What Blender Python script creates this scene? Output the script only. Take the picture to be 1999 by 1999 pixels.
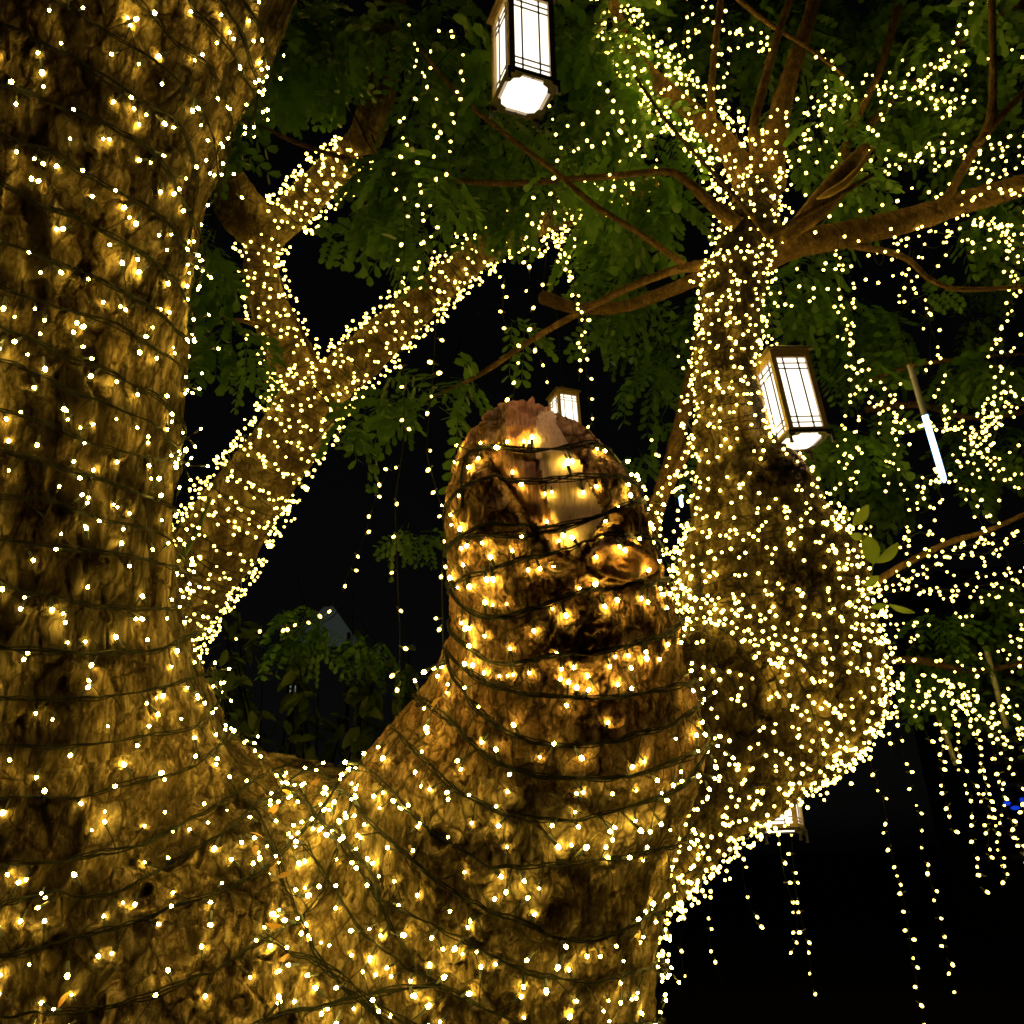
import bpy, bmesh, math, random, time
import numpy as np
from mathutils import Vector, Matrix, Quaternion
from mathutils.bvhtree import BVHTree

random.seed(7)
T0 = time.time()
rng = np.random.default_rng(7)
for o in list(bpy.data.objects):
    bpy.data.objects.remove(o)
scene = bpy.context.scene
COL = scene.collection
R = math.radians

# ------------------------------------------------------------------ camera
FPX, IMG = 1700.0, 1999.0
CAM = np.array([0.0, 0.0, 1.6])
PITCH, ROLL = R(21.6), R(3.1)
FWD = np.array([0, math.cos(PITCH), math.sin(PITCH)])
U0 = np.array([0, -math.sin(PITCH), math.cos(PITCH)])
R0 = np.array([1.0, 0, 0])
UP = math.cos(ROLL) * U0 + math.sin(ROLL) * R0
RT = math.cos(ROLL) * R0 - math.sin(ROLL) * U0
cam = bpy.data.cameras.new('camera')
cam.sensor_width = 36.0
cam.lens = 36.0 * FPX / IMG
cam.clip_start = 0.05
cam.clip_end = 400
camo = bpy.data.objects.new('camera', cam)
COL.objects.link(camo)
M = Matrix.Identity(4)
for i in range(3):
    M[i][0], M[i][1], M[i][2], M[i][3] = RT[i], UP[i], -FWD[i], CAM[i]
camo.matrix_world = M
scene.camera = camo

# ------------------------------------------------------------------ night sky, render settings
world = bpy.data.worlds.new('World')
scene.world = world
world.use_nodes = True
wn = world.node_tree
wn.nodes.clear()
wo = wn.nodes.new('ShaderNodeOutputWorld')
bg = wn.nodes.new('ShaderNodeBackground')
sky = wn.nodes.new('ShaderNodeTexSky')
sky.sky_type = 'NISHITA'
sky.sun_disc = False
sky.sun_elevation = R(2.0)
sky.sun_rotation = R(150)
hs = wn.nodes.new('ShaderNodeHueSaturation')
hs.inputs['Saturation'].default_value = 0.15
wn.links.new(sky.outputs[0], hs.inputs['Color'])
wn.links.new(hs.outputs[0], bg.inputs[0])
bg.inputs[1].default_value = 0.0012
wn.links.new(bg.outputs[0], wo.inputs[0])
scene.view_settings.view_transform = 'Standard'
scene.view_settings.look = 'None'
scene.view_settings.exposure = 0.0
scene.view_settings.gamma = 1.0
scene.view_settings.use_curve_mapping = False
scene.render.engine = 'CYCLES'
cy = scene.cycles
cy.use_denoising = True
cy.use_light_tree = True
cy.max_bounces = 4
cy.diffuse_bounces = 1
cy.glossy_bounces = 2
cy.transmission_bounces = 2
cy.transparent_max_bounces = 4
cy.sample_clamp_indirect = 4.0
cy.caustics_reflective = False
cy.caustics_refractive = False
cy.filter_width = 1.7

# strengths of everything that is lit
LED_COL = (1.0, 0.675, 0.085, 1)
LED_STRENGTH = 145.0
LED_MID_STRENGTH = 24.0
LED_FAR_STRENGTH = 17.0
LANTERN_STRENGTH = 2.3


# ------------------------------------------------------------------ helpers
def P(px, py, d):
    return CAM + FWD * d + RT * ((px - IMG / 2) * d / FPX) - UP * ((py - IMG / 2) * d / FPX)


def pix(p):
    q = np.asarray(p) - CAM
    d = q @ FWD
    return IMG / 2 + FPX * (q @ RT) / d, IMG / 2 - FPX * (q @ UP) / d, d


def spl(pts, n):
    """Catmull-Rom through the rows of pts, n samples."""
    pts = np.asarray(pts, float)
    k = len(pts)
    if k == 2:
        t = np.linspace(0, 1, n)[:, None]
        return pts[0] * (1 - t) + pts[1] * t
    seg = np.linalg.norm(np.diff(pts[:, :2], axis=0), axis=1) + 1e-6
    s = np.concatenate([[0], np.cumsum(seg)])
    tt = np.linspace(0, s[-1], n)
    i = np.clip(np.searchsorted(s, tt, side='right') - 1, 0, k - 2)
    u = ((tt - s[i]) / seg[i])[:, None]
    p0 = pts[np.clip(i - 1, 0, k - 1)]
    p1, p2 = pts[i], pts[i + 1]
    p3 = pts[np.clip(i + 2, 0, k - 1)]
    return 0.5 * (2 * p1 + (p2 - p0) * u + (2 * p0 - 5 * p1 + 4 * p2 - p3) * u ** 2 + (3 * p1 - p0 - 3 * p2 + p3) * u ** 3)


def mesh_np(name, v, f4=None, f3=None, mats=(), mi4=None, mi3=None, smooth=True):
    me = bpy.data.meshes.new(name)
    v = np.asarray(v, np.float32)
    f4 = np.zeros((0, 4), np.int32) if f4 is None or len(f4) == 0 else np.asarray(f4, np.int32)
    f3 = np.zeros((0, 3), np.int32) if f3 is None or len(f3) == 0 else np.asarray(f3, np.int32)
    me.vertices.add(len(v))
    me.vertices.foreach_set('co', v.ravel())
    nl = f4.size + f3.size
    me.loops.add(nl)
    me.loops.foreach_set('vertex_index', np.concatenate([f4.ravel(), f3.ravel()]))
    npoly = len(f4) + len(f3)
    me.polygons.add(npoly)
    me.polygons.foreach_set('loop_start', np.concatenate([np.arange(len(f4)) * 4, len(f4) * 4 + np.arange(len(f3)) * 3]).astype(np.int32))
    me.polygons.foreach_set('use_smooth', np.full(npoly, smooth))
    for m in mats:
        me.materials.append(m)
    if mi4 is not None or mi3 is not None:
        a = np.zeros(len(f4), np.int32) if mi4 is None else np.asarray(mi4, np.int32)
        b = np.zeros(len(f3), np.int32) if mi3 is None else np.asarray(mi3, np.int32)
        me.polygons.foreach_set('material_index', np.concatenate([a, b]))
    me.update(calc_edges=True)
    me.validate()
    return me


class MB:
    """Collects shapes that become ONE mesh."""
    def __init__(self):
        self.v, self.f4, self.f3, self.m4, self.m3, self.n = [], [], [], [], [], 0

    def add(self, v, f4=None, f3=None, mat=0):
        v = np.asarray(v, float)
        if f4 is not None and len(f4):
            self.f4.append(np.asarray(f4) + self.n)
            self.m4.append(np.full(len(f4), mat))
        if f3 is not None and len(f3):
            self.f3.append(np.asarray(f3) + self.n)
            self.m3.append(np.full(len(f3), mat))
        self.v.append(v)
        self.n += len(v)

    def tube(self, pts, rad, sides=6, mat=0, cap=True):
        v, f4, f3 = tube(pts, rad, sides, cap)
        self.add(v, f4, f3, mat)

    def box(self, c, s, mat=0, rot=None):
        x = np.array([[i, j, k] for i in (-.5, .5) for j in (-.5, .5) for k in (-.5, .5)]) * np.asarray(s)
        if rot is not None:
            x = x @ np.asarray(rot).T
        x = x + np.asarray(c)
        self.add(x, [[0, 1, 3, 2], [4, 6, 7, 5], [0, 4, 5, 1], [2, 3, 7, 6], [0, 2, 6, 4], [1, 5, 7, 3]], None, mat)

    def prism(self, poly, z0, z1, mat=0):
        poly = np.asarray(poly, float)
        n = len(poly)
        v = np.concatenate([np.c_[poly, np.full(n, z0)], np.c_[poly, np.full(n, z1)], [[*poly.mean(0), z0], [*poly.mean(0), z1]]])
        f4 = [[i, (i + 1) % n, n + (i + 1) % n, n + i] for i in range(n)]
        f3 = [[(i + 1) % n, i, 2 * n] for i in range(n)] + [[n + i, n + (i + 1) % n, 2 * n + 1] for i in range(n)]
        self.add(v, f4, f3, mat)

    def mesh(self, name, mats, smooth=True):
        return mesh_np(name, np.concatenate(self.v),
                       np.concatenate(self.f4) if self.f4 else None, np.concatenate(self.f3) if self.f3 else None, mats,
                       np.concatenate(self.m4) if self.m4 else None, np.concatenate(self.m3) if self.m3 else None, smooth)

    def build(self, name, mats, parent=None, smooth=True):
        return link(name, self.mesh(name, mats if isinstance(mats, (list, tuple)) else [mats], smooth), parent)


def tube(pts, rad, sides=6, cap=True):
    pts = np.asarray(pts, float)
    n = len(pts)
    rad = np.broadcast_to(np.asarray(rad, float), (n,))
    t = np.gradient(pts, axis=0)
    t /= np.linalg.norm(t, axis=1)[:, None] + 1e-12
    a = np.cross(t[0], [0.31, 0.17, 0.93])
    a /= np.linalg.norm(a) + 1e-12
    A = np.empty_like(pts)
    for i in range(n):
        a = a - t[i] * (a @ t[i])
        a = a / (math.sqrt(a @ a) + 1e-12)
        A[i] = a
    B = np.cross(t, A)
    th = np.arange(sides) * 2 * math.pi / sides
    v = pts[:, None] + rad[:, None, None] * (np.cos(th)[None, :, None] * A[:, None] + np.sin(th)[None, :, None] * B[:, None])
    v = v.reshape(-1, 3)
    i = np.arange(n - 1)[:, None] * sides
    j = np.arange(sides)[None]
    k = (j + 1) % sides
    f4 = np.stack([i + j, i + k, i + sides + k, i + sides + j], -1).reshape(-1, 4)
    f3 = None
    if cap:
        v = np.concatenate([v, pts[:1], pts[-1:]])
        m = n * sides
        jj = np.arange(sides)
        kk = (jj + 1) % sides
        f3 = np.concatenate([np.stack([kk, jj, np.full(sides, m)], 1),
                             np.stack([(n - 1) * sides + jj, (n - 1) * sides + kk, np.full(sides, m + 1)], 1)])
    return v, f4, f3


def link(name, data, parent=None):
    o = bpy.data.objects.new(name, data)
    COL.objects.link(o)
    if parent is not None:
        o.parent = parent
        o.matrix_parent_inverse = parent.matrix_world_inv if hasattr(parent, 'matrix_world_inv') else Matrix.Translation(-parent.location)
    return o


def thing(name, label, cat, loc=(0, 0, 0), group=None):
    o = bpy.data.objects.new(name, None)
    o.empty_display_size = 0.1
    COL.objects.link(o)
    o.location = Vector(loc)
    tag(o, label, cat, group)
    return o


def tag(o, label=None, cat=None, group=None, kind=None):
    if label: o['label'] = label
    if cat: o['category'] = cat
    if group: o['group'] = group
    if kind: o['kind'] = kind
    return o


# ------------------------------------------------------------------ numpy noise
def _hash(ix, iy, iz, s=0):
    h = (ix * 73856093) ^ (iy * 19349663) ^ (iz * 83492791) ^ (s * 2654435761 + 12345)
    h = (h ^ (h >> 13)) * 1274126177 & 0xFFFFFFFF
    h = (h ^ (h >> 16)) * 2246822519 & 0xFFFFFFFF
    h = h ^ (h >> 15)
    return (h & 0xFFFFFF) / float(0xFFFFFF)


def noise(p, s=0):
    """Value noise in -1..1."""
    f = np.floor(p)
    i = f.astype(np.int64)
    u = p - f
    u = u * u * u * (u * (u * 6 - 15) + 10)
    out = 0
    for dx in (0, 1):
        wx = u[:, 0] if dx else 1 - u[:, 0]
        for dy in (0, 1):
            wy = u[:, 1] if dy else 1 - u[:, 1]
            for dz in (0, 1):
                wz = u[:, 2] if dz else 1 - u[:, 2]
                out = out + wx * wy * wz * _hash(i[:, 0] + dx, i[:, 1] + dy, i[:, 2] + dz, s)
    return out * 2 - 1


def fbm(p, oct=4, s=0):
    a, out = 0.5, 0
    for k in range(oct):
        out = out + a * noise(p * 2.03 ** k + 17.3 * k, s + k)
        a *= 0.5
    return out


def voronoi(p, s=0):
    f = np.floor(p)
    i = f.astype(np.int64)
    u = p - f
    f1 = np.full(len(p), 9.0)
    f2 = np.full(len(p), 9.0)
    idv = np.zeros(len(p))
    for dx in (-1, 0, 1):
        for dy in (-1, 0, 1):
            for dz in (-1, 0, 1):
                a, b, c = i[:, 0] + dx, i[:, 1] + dy, i[:, 2] + dz
                ex = dx + _hash(a, b, c, s + 1) - u[:, 0]
                ey = dy + _hash(a, b, c, s + 2) - u[:, 1]
                ez = dz + _hash(a, b, c, s + 3) - u[:, 2]
                d = ex * ex + ey * ey + ez * ez
                near = d < f1
                f2 = np.where(near, f1, np.minimum(f2, d))
                idv = np.where(near, _hash(a, b, c, s + 4), idv)
                f1 = np.where(near, d, f1)
    return np.sqrt(f1), np.sqrt(f2), idv


def sstep(a, b, x):
    t = np.clip((x - a) / (b - a), 0, 1)
    return t * t * (3 - 2 * t)


# ------------------------------------------------------------------ materials
def new_mat(name):
    m = bpy.data.materials.new(name)
    m.use_nodes = True
    nt = m.node_tree
    b = nt.nodes['Principled BSDF']
    return m, nt, b


def N(nt, t, **kw):
    n = nt.nodes.new(t)
    for k, v in kw.items():
        if k.startswith('i_'):
            n.inputs[k[2:].replace('_', ' ')].default_value = v
        else:
            setattr(n, k, v)
    return n


def ramp(nt, stops):
    r = nt.nodes.new('ShaderNodeValToRGB')
    e = r.color_ramp.elements
    e[0].position, e[0].color = stops[0][0], (*stops[0][1], 1)
    e[1].position, e[1].color = stops[-1][0], (*stops[-1][1], 1)
    for p, c in stops[1:-1]:
        x = e.new(p)
        x.color = (*c, 1)
    return r


def bark_material(name, stops, stretch=(1, 1, 0.3), bump=0.008, dark=(0.04, 0.026, 0.014), patch=(0.42, 0.33, 0.2), cell=17.0, streak=(70, 70, 9)):
    m, nt, b = new_mat(name)
    L = nt.links.new

    def math_(op, a, bb=None, c=None):
        n = N(nt, 'ShaderNodeMath', operation=op)
        for i, x in enumerate((a, bb, c)):
            if x is None:
                continue
            if isinstance(x, (int, float)):
                n.inputs[i].default_value = x
            else:
                L(x, n.inputs[i])
        return n.outputs[0]
    geo = N(nt, 'ShaderNodeNewGeometry')
    mp = N(nt, 'ShaderNodeMapping')
    mp.inputs['Scale'].default_value = stretch
    L(geo.outputs['Position'], mp.inputs['Vector'])
    wn_ = N(nt, 'ShaderNodeTexNoise', i_Scale=13.0, i_Detail=2.5, i_Roughness=0.55)
    L(geo.outputs['Position'], wn_.inputs['Vector'])
    nsc = N(nt, 'ShaderNodeVectorMath', operation='SCALE')
    nsc.inputs['Scale'].default_value = 0.05
    L(wn_.outputs['Color'], nsc.inputs[0])
    nd = N(nt, 'ShaderNodeVectorMath', operation='ADD')
    L(mp.outputs[0], nd.inputs[0])
    L(nsc.outputs[0], nd.inputs[1])
    n1 = N(nt, 'ShaderNodeTexNoise', i_Scale=24.0, i_Detail=9.0, i_Roughness=0.72, i_Distortion=0.5)
    L(mp.outputs[0], n1.inputs['Vector'])
    ms = N(nt, 'ShaderNodeMapping')
    ms.inputs['Scale'].default_value = streak
    L(geo.outputs['Position'], ms.inputs['Vector'])
    sa = N(nt, 'ShaderNodeVectorMath', operation='ADD')
    sk = N(nt, 'ShaderNodeVectorMath', operation='SCALE')
    sk.inputs['Scale'].default_value = 0.9
    L(wn_.outputs['Color'], sk.inputs[0])
    L(ms.outputs[0], sa.inputs[0])
    L(sk.outputs[0], sa.inputs[1])
    n4 = N(nt, 'ShaderNodeTexNoise', i_Scale=1.0, i_Detail=8.0, i_Roughness=0.66, i_Distortion=0.35)
    L(sa.outputs[0], n4.inputs['Vector'])
    fine = N(nt, 'ShaderNodeTexNoise', i_Scale=150.0, i_Detail=4.0, i_Roughness=0.6)
    mf = N(nt, 'ShaderNodeMapping')
    mf.inputs['Scale'].default_value = (1, 1, 0.45)
    L(geo.outputs['Position'], mf.inputs['Vector'])
    L(mf.outputs[0], fine.inputs['Vector'])
    mixn = math_('MULTIPLY_ADD', n4.outputs[0], 0.5, math_('MULTIPLY', n1.outputs[0], 0.5))
    mixn = math_('MULTIPLY_ADD', math_('SUBTRACT', fine.outputs[0], 0.5), 0.35, mixn)
    ra = ramp(nt, stops)
    L(mixn, ra.inputs[0])
    rb = ramp(nt, RED)
    L(mixn, rb.inputs[0])
    rd = N(nt, 'ShaderNodeAttribute', attribute_name='red')
    r1 = N(nt, 'ShaderNodeMix', data_type='RGBA')
    L(rd.outputs['Fac'], r1.inputs[0])
    L(ra.outputs[0], r1.inputs[6])
    L(rb.outputs[0], r1.inputs[7])
    # pale flaked patches, their contrast also standing in for pools of light
    n2 = N(nt, 'ShaderNodeTexNoise', i_Scale=8.0, i_Detail=6.0, i_Roughness=0.65, i_Distortion=1.2)
    L(mp.outputs[0], n2.inputs['Vector'])
    r2 = ramp(nt, [(0.50, (0, 0, 0)), (0.58, (1, 1, 1))])
    L(n2.outputs[0], r2.inputs[0])
    mx = N(nt, 'ShaderNodeMix', data_type='RGBA')
    mx.inputs[7].default_value = (*patch, 1)
    L(math_('MULTIPLY', r2.outputs[0], math_('MULTIPLY', n4.outputs[0], 0.9)), mx.inputs[0])
    L(r1.outputs[2], mx.inputs[6])
    # fissure network in two sizes, each line swelling and closing along its length
    lines = None
    for sc, wd, k in ((cell, 0.085, 1.0), (cell * 2.7, 0.07, 0.55)):
        vo = N(nt, 'ShaderNodeTexVoronoi', feature='DISTANCE_TO_EDGE', i_Scale=sc)
        L(nd.outputs[0], vo.inputs['Vector'])
        wv = math_('MULTIPLY', n2.outputs[0], wd * 2.0)
        dj = math_('MULTIPLY_ADD', math_('SUBTRACT', n4.outputs[0], 0.5), 0.16, vo.outputs['Distance'])
        ln = math_('SUBTRACT', 1.0, math_('MINIMUM', math_('MAXIMUM', math_('DIVIDE', dj, wv), 0.0), 1.0))
        ln = math_('MULTIPLY', ln, k)
        lines = ln if lines is None else math_('MAXIMUM', lines, ln)
    at = N(nt, 'ShaderNodeAttribute', attribute_name='crack')
    dk = math_('MAXIMUM', at.outputs['Fac'], math_('MULTIPLY', lines, 0.9))
    mx2 = N(nt, 'ShaderNodeMix', data_type='RGBA')
    mx2.inputs[7].default_value = (*dark, 1)
    L(dk, mx2.inputs[0])
    L(mx.outputs[2], mx2.inputs[6])
    tn = N(nt, 'ShaderNodeAttribute', attribute_name='tone')
    hs = N(nt, 'ShaderNodeHueSaturation')
    L(tn.outputs['Fac'], hs.inputs['Value'])
    L(mx2.outputs[2], hs.inputs['Color'])
    L(hs.outputs[0], b.inputs['Base Color'])
    b.inputs['Roughness'].default_value = 0.92
    b.inputs['Specular IOR Level'].default_value = 0.08
    n3 = N(nt, 'ShaderNodeTexNoise', i_Scale=55.0, i_Detail=6.0, i_Roughness=0.6, i_Distortion=0.4)
    L(mp.outputs[0], n3.inputs['Vector'])
    hgt = math_('MULTIPLY_ADD', n4.outputs[0], 0.75, math_('MULTIPLY', n3.outputs[0], 0.3))
    hgt = math_('MULTIPLY_ADD', fine.outputs[0], 0.22, hgt)
    hgt = math_('MULTIPLY_ADD', lines, -0.4, hgt)
    hgt = math_('MULTIPLY_ADD', r2.outputs[0], 0.25, hgt)
    bp = N(nt, 'ShaderNodeBump', i_Strength=1.0, i_Distance=bump)
    L(hgt, bp.inputs['Height'])
    L(bp.outputs[0], b.inputs['Normal'])
    return m


def simple(name, col, rough=0.5, metal=0.0, var=0.0, scale=20.0):
    m, nt, b = new_mat(name)
    b.inputs['Roughness'].default_value = rough
    b.inputs['Metallic'].default_value = metal
    n = N(nt, 'ShaderNodeTexNoise', i_Scale=scale, i_Detail=4.0)
    c = np.array(col)
    r = ramp(nt, [(0.3, tuple(c * (1 - var))), (0.7, tuple(np.minimum(c * (1 + var), 1)))])
    tc = N(nt, 'ShaderNodeTexCoord')
    nt.links.new(tc.outputs['Object'], n.inputs['Vector'])
    nt.links.new(n.outputs[0], r.inputs[0])
    nt.links.new(r.outputs[0], b.inputs['Base Color'])
    return m


def emit(name, col, s):
    m = bpy.data.materials.new(name)
    m.use_nodes = True
    nt = m.node_tree
    nt.nodes.clear()
    o = nt.nodes.new('ShaderNodeOutputMaterial')
    e = nt.nodes.new('ShaderNodeEmission')
    e.inputs[0].default_value = (*col[:3], 1)
    e.inputs[1].default_value = s
    nt.links.new(e.outputs[0], o.inputs[0])
    return m


def leaf_material(name, c0, c1, trans=0.35):
    m, nt, b = new_mat(name)
    L = nt.links.new
    oi = N(nt, 'ShaderNodeObjectInfo')
    geo = N(nt, 'ShaderNodeNewGeometry')
    n = N(nt, 'ShaderNodeTexNoise', i_Scale=11.0, i_Detail=2.0)
    L(geo.outputs['Position'], n.inputs['Vector'])
    ad = N(nt, 'ShaderNodeMath', operation='MULTIPLY_ADD')
    ad.inputs[1].default_value = 0.35
    L(oi.outputs['Random'], ad.inputs[0])
    L(n.outputs[0], ad.inputs[2])
    r = ramp(nt, [(0.35, c0), (0.95, c1)])
    L(ad.outputs[0], r.inputs[0])
    L(r.outputs[0], b.inputs['Base Color'])
    b.inputs['Roughness'].default_value = 0.45
    tr = N(nt, 'ShaderNodeBsdfTranslucent')
    L(r.outputs[0], tr.inputs[0])
    ms = N(nt, 'ShaderNodeMixShader')
    ms.inputs[0].default_value = trans
    L(b.outputs[0], ms.inputs[1])
    L(tr.outputs[0], ms.inputs[2])
    L(ms.outputs[0], nt.nodes['Material Output'].inputs[0])
    return m


BR = [(0.36, (0.045, 0.03, 0.014)), (0.46, (0.11, 0.076, 0.036)), (0.55, (0.20, 0.145, 0.07)), (0.67, (0.36, 0.28, 0.15))]
RED = [(0.36, (0.08, 0.038, 0.02)), (0.45, (0.24, 0.125, 0.062)), (0.54, (0.40, 0.23, 0.125)), (0.66, (0.56, 0.37, 0.22))]
M_stem = bark_material('flaky_bark', BR, (1, 1, 0.26), 0.009, cell=15, streak=(75, 75, 8))
M_trunk = bark_material('gnarled_bark', BR, (1, 1, 0.55), 0.009, cell=18, streak=(60, 60, 17))
M_stump = bark_material('reddish_bark', BR, (1, 1, 0.6), 0.008, dark=(0.035, 0.02, 0.011), patch=(0.44, 0.31, 0.19), cell=21, streak=(65, 65, 22))
M_limb = bark_material('limb_bark', BR, (1, 1, 0.65), 0.010, cell=17, streak=(60, 60, 16))
M_far = bark_material('far_bark', [(0.36, (0.035, 0.022, 0.012)), (0.5, (0.10, 0.065, 0.032)), (0.66, (0.2, 0.14, 0.07))], (1, 1, 0.6), 0.008, cell=11)
M_branch = bark_material('branch_bark', [(0.36, (0.075, 0.043, 0.021)), (0.5, (0.16, 0.095, 0.045)), (0.66, (0.28, 0.175, 0.085))], (1, 1, 1), 0.004, patch=(0.3, 0.18, 0.09), cell=50)


def wood_material(name, stops, dirv):
    m, nt, b = new_mat(name)
    L = nt.links.new
    geo = N(nt, 'ShaderNodeNewGeometry')
    mp = N(nt, 'ShaderNodeMapping')
    mp.inputs['Rotation'].default_value = dirv
    mp.inputs['Scale'].default_value = (34, 34, 2.2)
    L(geo.outputs['Position'], mp.inputs['Vector'])
    n = N(nt, 'ShaderNodeTexNoise', i_Scale=7.0, i_Detail=9.0, i_Roughness=0.65, i_Distortion=0.3)
    L(mp.outputs[0], n.inputs['Vector'])
    r = ramp(nt, stops)
    L(n.outputs[0], r.inputs[0])
    L(r.outputs[0], b.inputs['Base Color'])
    b.inputs['Roughness'].default_value = 0.7
    bp = N(nt, 'ShaderNodeBump', i_Strength=0.9, i_Distance=0.004)
    L(n.outputs[0], bp.inputs['Height'])
    L(bp.outputs[0], b.inputs['Normal'])
    return m


M_pale = wood_material('bare_pale_wood', [(0.32, (0.24, 0.13, 0.08)), (0.44, (0.56, 0.38, 0.27)), (0.7, (0.72, 0.55, 0.42))], (0, R(-12), 0))
M_torn = wood_material('torn_brown_wood', [(0.3, (0.10, 0.04, 0.02)), (0.5, (0.30, 0.13, 0.06)), (0.72, (0.48, 0.26, 0.14))], (0, R(-12), 0))
M_knot = wood_material('knot_wood', [(0.3, (0.22, 0.085, 0.03)), (0.5, (0.38, 0.17, 0.06)), (0.7, (0.5, 0.26, 0.11))], (0, R(80), 0))
M_wire = simple('green_black_cable', (0.006, 0.007, 0.004), 0.6, 0, 0.3)
M_wire.node_tree.nodes['Principled BSDF'].inputs['Specular IOR Level'].default_value = 0.12
M_socket = simple('bulb_socket', (0.022, 0.027, 0.016), 0.4, 0, 0.2)
M_led = emit('lit_led', LED_COL, LED_STRENGTH)
M_ledfar = emit('lit_led_globe', LED_COL, LED_FAR_STRENGTH)
M_ledmid = emit('lit_led_small_globe', LED_COL, LED_MID_STRENGTH)
M_leaf = leaf_material('pinnate_leaf', (0.05, 0.14, 0.015), (0.10, 0.22, 0.028))
M_leaf2 = leaf_material('broad_leaf', (0.05, 0.09, 0.015), (0.10, 0.15, 0.03))
M_sprig = leaf_material('young_leaf', (0.14, 0.22, 0.03), (0.22, 0.30, 0.05))
M_dry = leaf_material('dry_leaf', (0.25, 0.13, 0.025), (0.4, 0.22, 0.05), 0.3)
M_bronze = simple('bronze_paint', (0.42, 0.29, 0.12), 0.5, 0.0, 0.12)
M_roof = simple('roof_paint', (0.16, 0.11, 0.055), 0.55, 0.0, 0.15)
M_darkmetal = simple('dark_iron', (0.014, 0.010, 0.008), 0.6, 0.0, 0.2)
M_came = simple('lead_came', (0.03, 0.022, 0.014), 0.5)
LAMP_COL = (1.0, 0.60, 0.28)
M_panel = emit('lit_frosted_glass', (1.0, 0.86, 0.66), LANTERN_STRENGTH)
M_panelrim = emit('lit_glass_rim', (1.0, 0.74, 0.45), LANTERN_STRENGTH * 0.22)

# ------------------------------------------------------------------ main tree: one smooth body from tapered chains
def chain(rows):
    return [(P(x, y, d), r * d / FPX) for x, y, d, r in rows]


base = P(520, 2100, 2.3)
CH = {
    'stem': chain([(320, -420, 2.35, 378), (205, 0, 2.2, 308), (125, 400, 2.15, 249), (75, 900, 2.15, 243), (70, 1150, 2.15, 257), (86, 1350, 2.15, 283), (105, 1560, 2.15, 330)]),
    'trunk': chain([(105, 1580, 2.15, 335), (200, 1820, 2.18, 420), (430, 2110, 2.25, 620)]) + [(np.array([base[0] - 0.1, base[1], 0.6]), 0.95), (np.array([base[0] - 0.1, base[1], -0.1]), 1.15)],
    'cut_limb': chain([(1008, 834, 1.93, 42), (1030, 893, 1.94, 97), (1046, 965, 1.95, 150), (1080, 1080, 1.97, 186), (1106, 1250, 2.0, 210), (1092, 1440, 2.05, 270), (985, 1640, 2.1, 318), (930, 1800, 2.14, 350), (860, 2000, 2.18, 420), (800, 2300, 2.25, 500)]),
    'limb': chain([(1050, 1760, 2.4, 200), (1235, 1540, 2.55, 190), (1372, 1410, 2.62, 200), (1508, 1322, 2.7, 200), (1500, 1150, 2.75, 176), (1468, 985, 2.8, 120)]),
    'upper_limb': chain([(1468, 985, 2.8, 112), (1425, 830, 2.9, 66), (1420, 700, 3.0, 56), (1432, 560, 3.1, 50), (1460, 450, 3.2, 48), (1488, 340, 3.35, 36)]),
}
GROUPS = list(CH)
SEG = []
for g, c in CH.items():
    for (a, ra), (b, rb) in zip(c[:-1], c[1:]):
        SEG.append((a, b, ra, rb, GROUPS.index(g)))


def smin(a, b, k):
    h = np.clip(0.5 + 0.5 * (b - a) / k, 0, 1)
    return b * (1 - h) + a * h - k * h * (1 - h)


def group_d(p):
    out = []
    for gi in range(len(GROUPS)):
        d = None
        for a, b, ra, rb, g in SEG:
            if g != gi:
                continue
            ab = b - a
            t = np.clip(((p - a) @ ab) / (ab @ ab), 0, 1)
            e = np.linalg.norm(p - a - t[:, None] * ab, axis=1) - (ra + (rb - ra) * t)
            d = e if d is None else smin(d, e, 0.05)
        out.append(d)
    return out


def combine(D):
    d = smin(D[0], D[1], 0.10)
    d = smin(d, D[2], 0.13)
    e = smin(D[3], D[4], 0.05)
    return smin(d, e, 0.05)


def sdf(p):
    return combine(group_d(p))


def grad(p, h=0.004):
    g = np.empty_like(p)
    for i in range(3):
        e = np.zeros(3)
        e[i] = h
        g[:, i] = sdf(p + e) - sdf(p - e)
    return g / (np.linalg.norm(g, axis=1)[:, None] + 1e-12)


def project(p, it=3):
    for _ in range(it):
        p = p - sdf(p)[:, None] * grad(p)
    return p


def remesh(v, f4, f3, voxel):
    me = mesh_np('tmp', v, f4, f3)
    o = bpy.data.objects.new('tmp', me)
    COL.objects.link(o)
    md = o.modifiers.new('r', 'REMESH')
    md.mode = 'VOXEL'
    md.voxel_size = voxel
    dg = bpy.context.evaluated_depsgraph_get()
    dg.update()
    ev = o.evaluated_get(dg).to_mesh()
    vv = np.empty(len(ev.vertices) * 3, np.float32)
    ev.vertices.foreach_get('co', vv)
    fl = np.empty(len(ev.loops), np.int32)
    ev.loops.foreach_get('vertex_index', fl)
    o.evaluated_get(dg).to_mesh_clear()
    bpy.data.objects.remove(o)
    bpy.data.meshes.remove(me)
    return vv.reshape(-1, 3).astype(float), fl.reshape(-1, 4)


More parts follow.
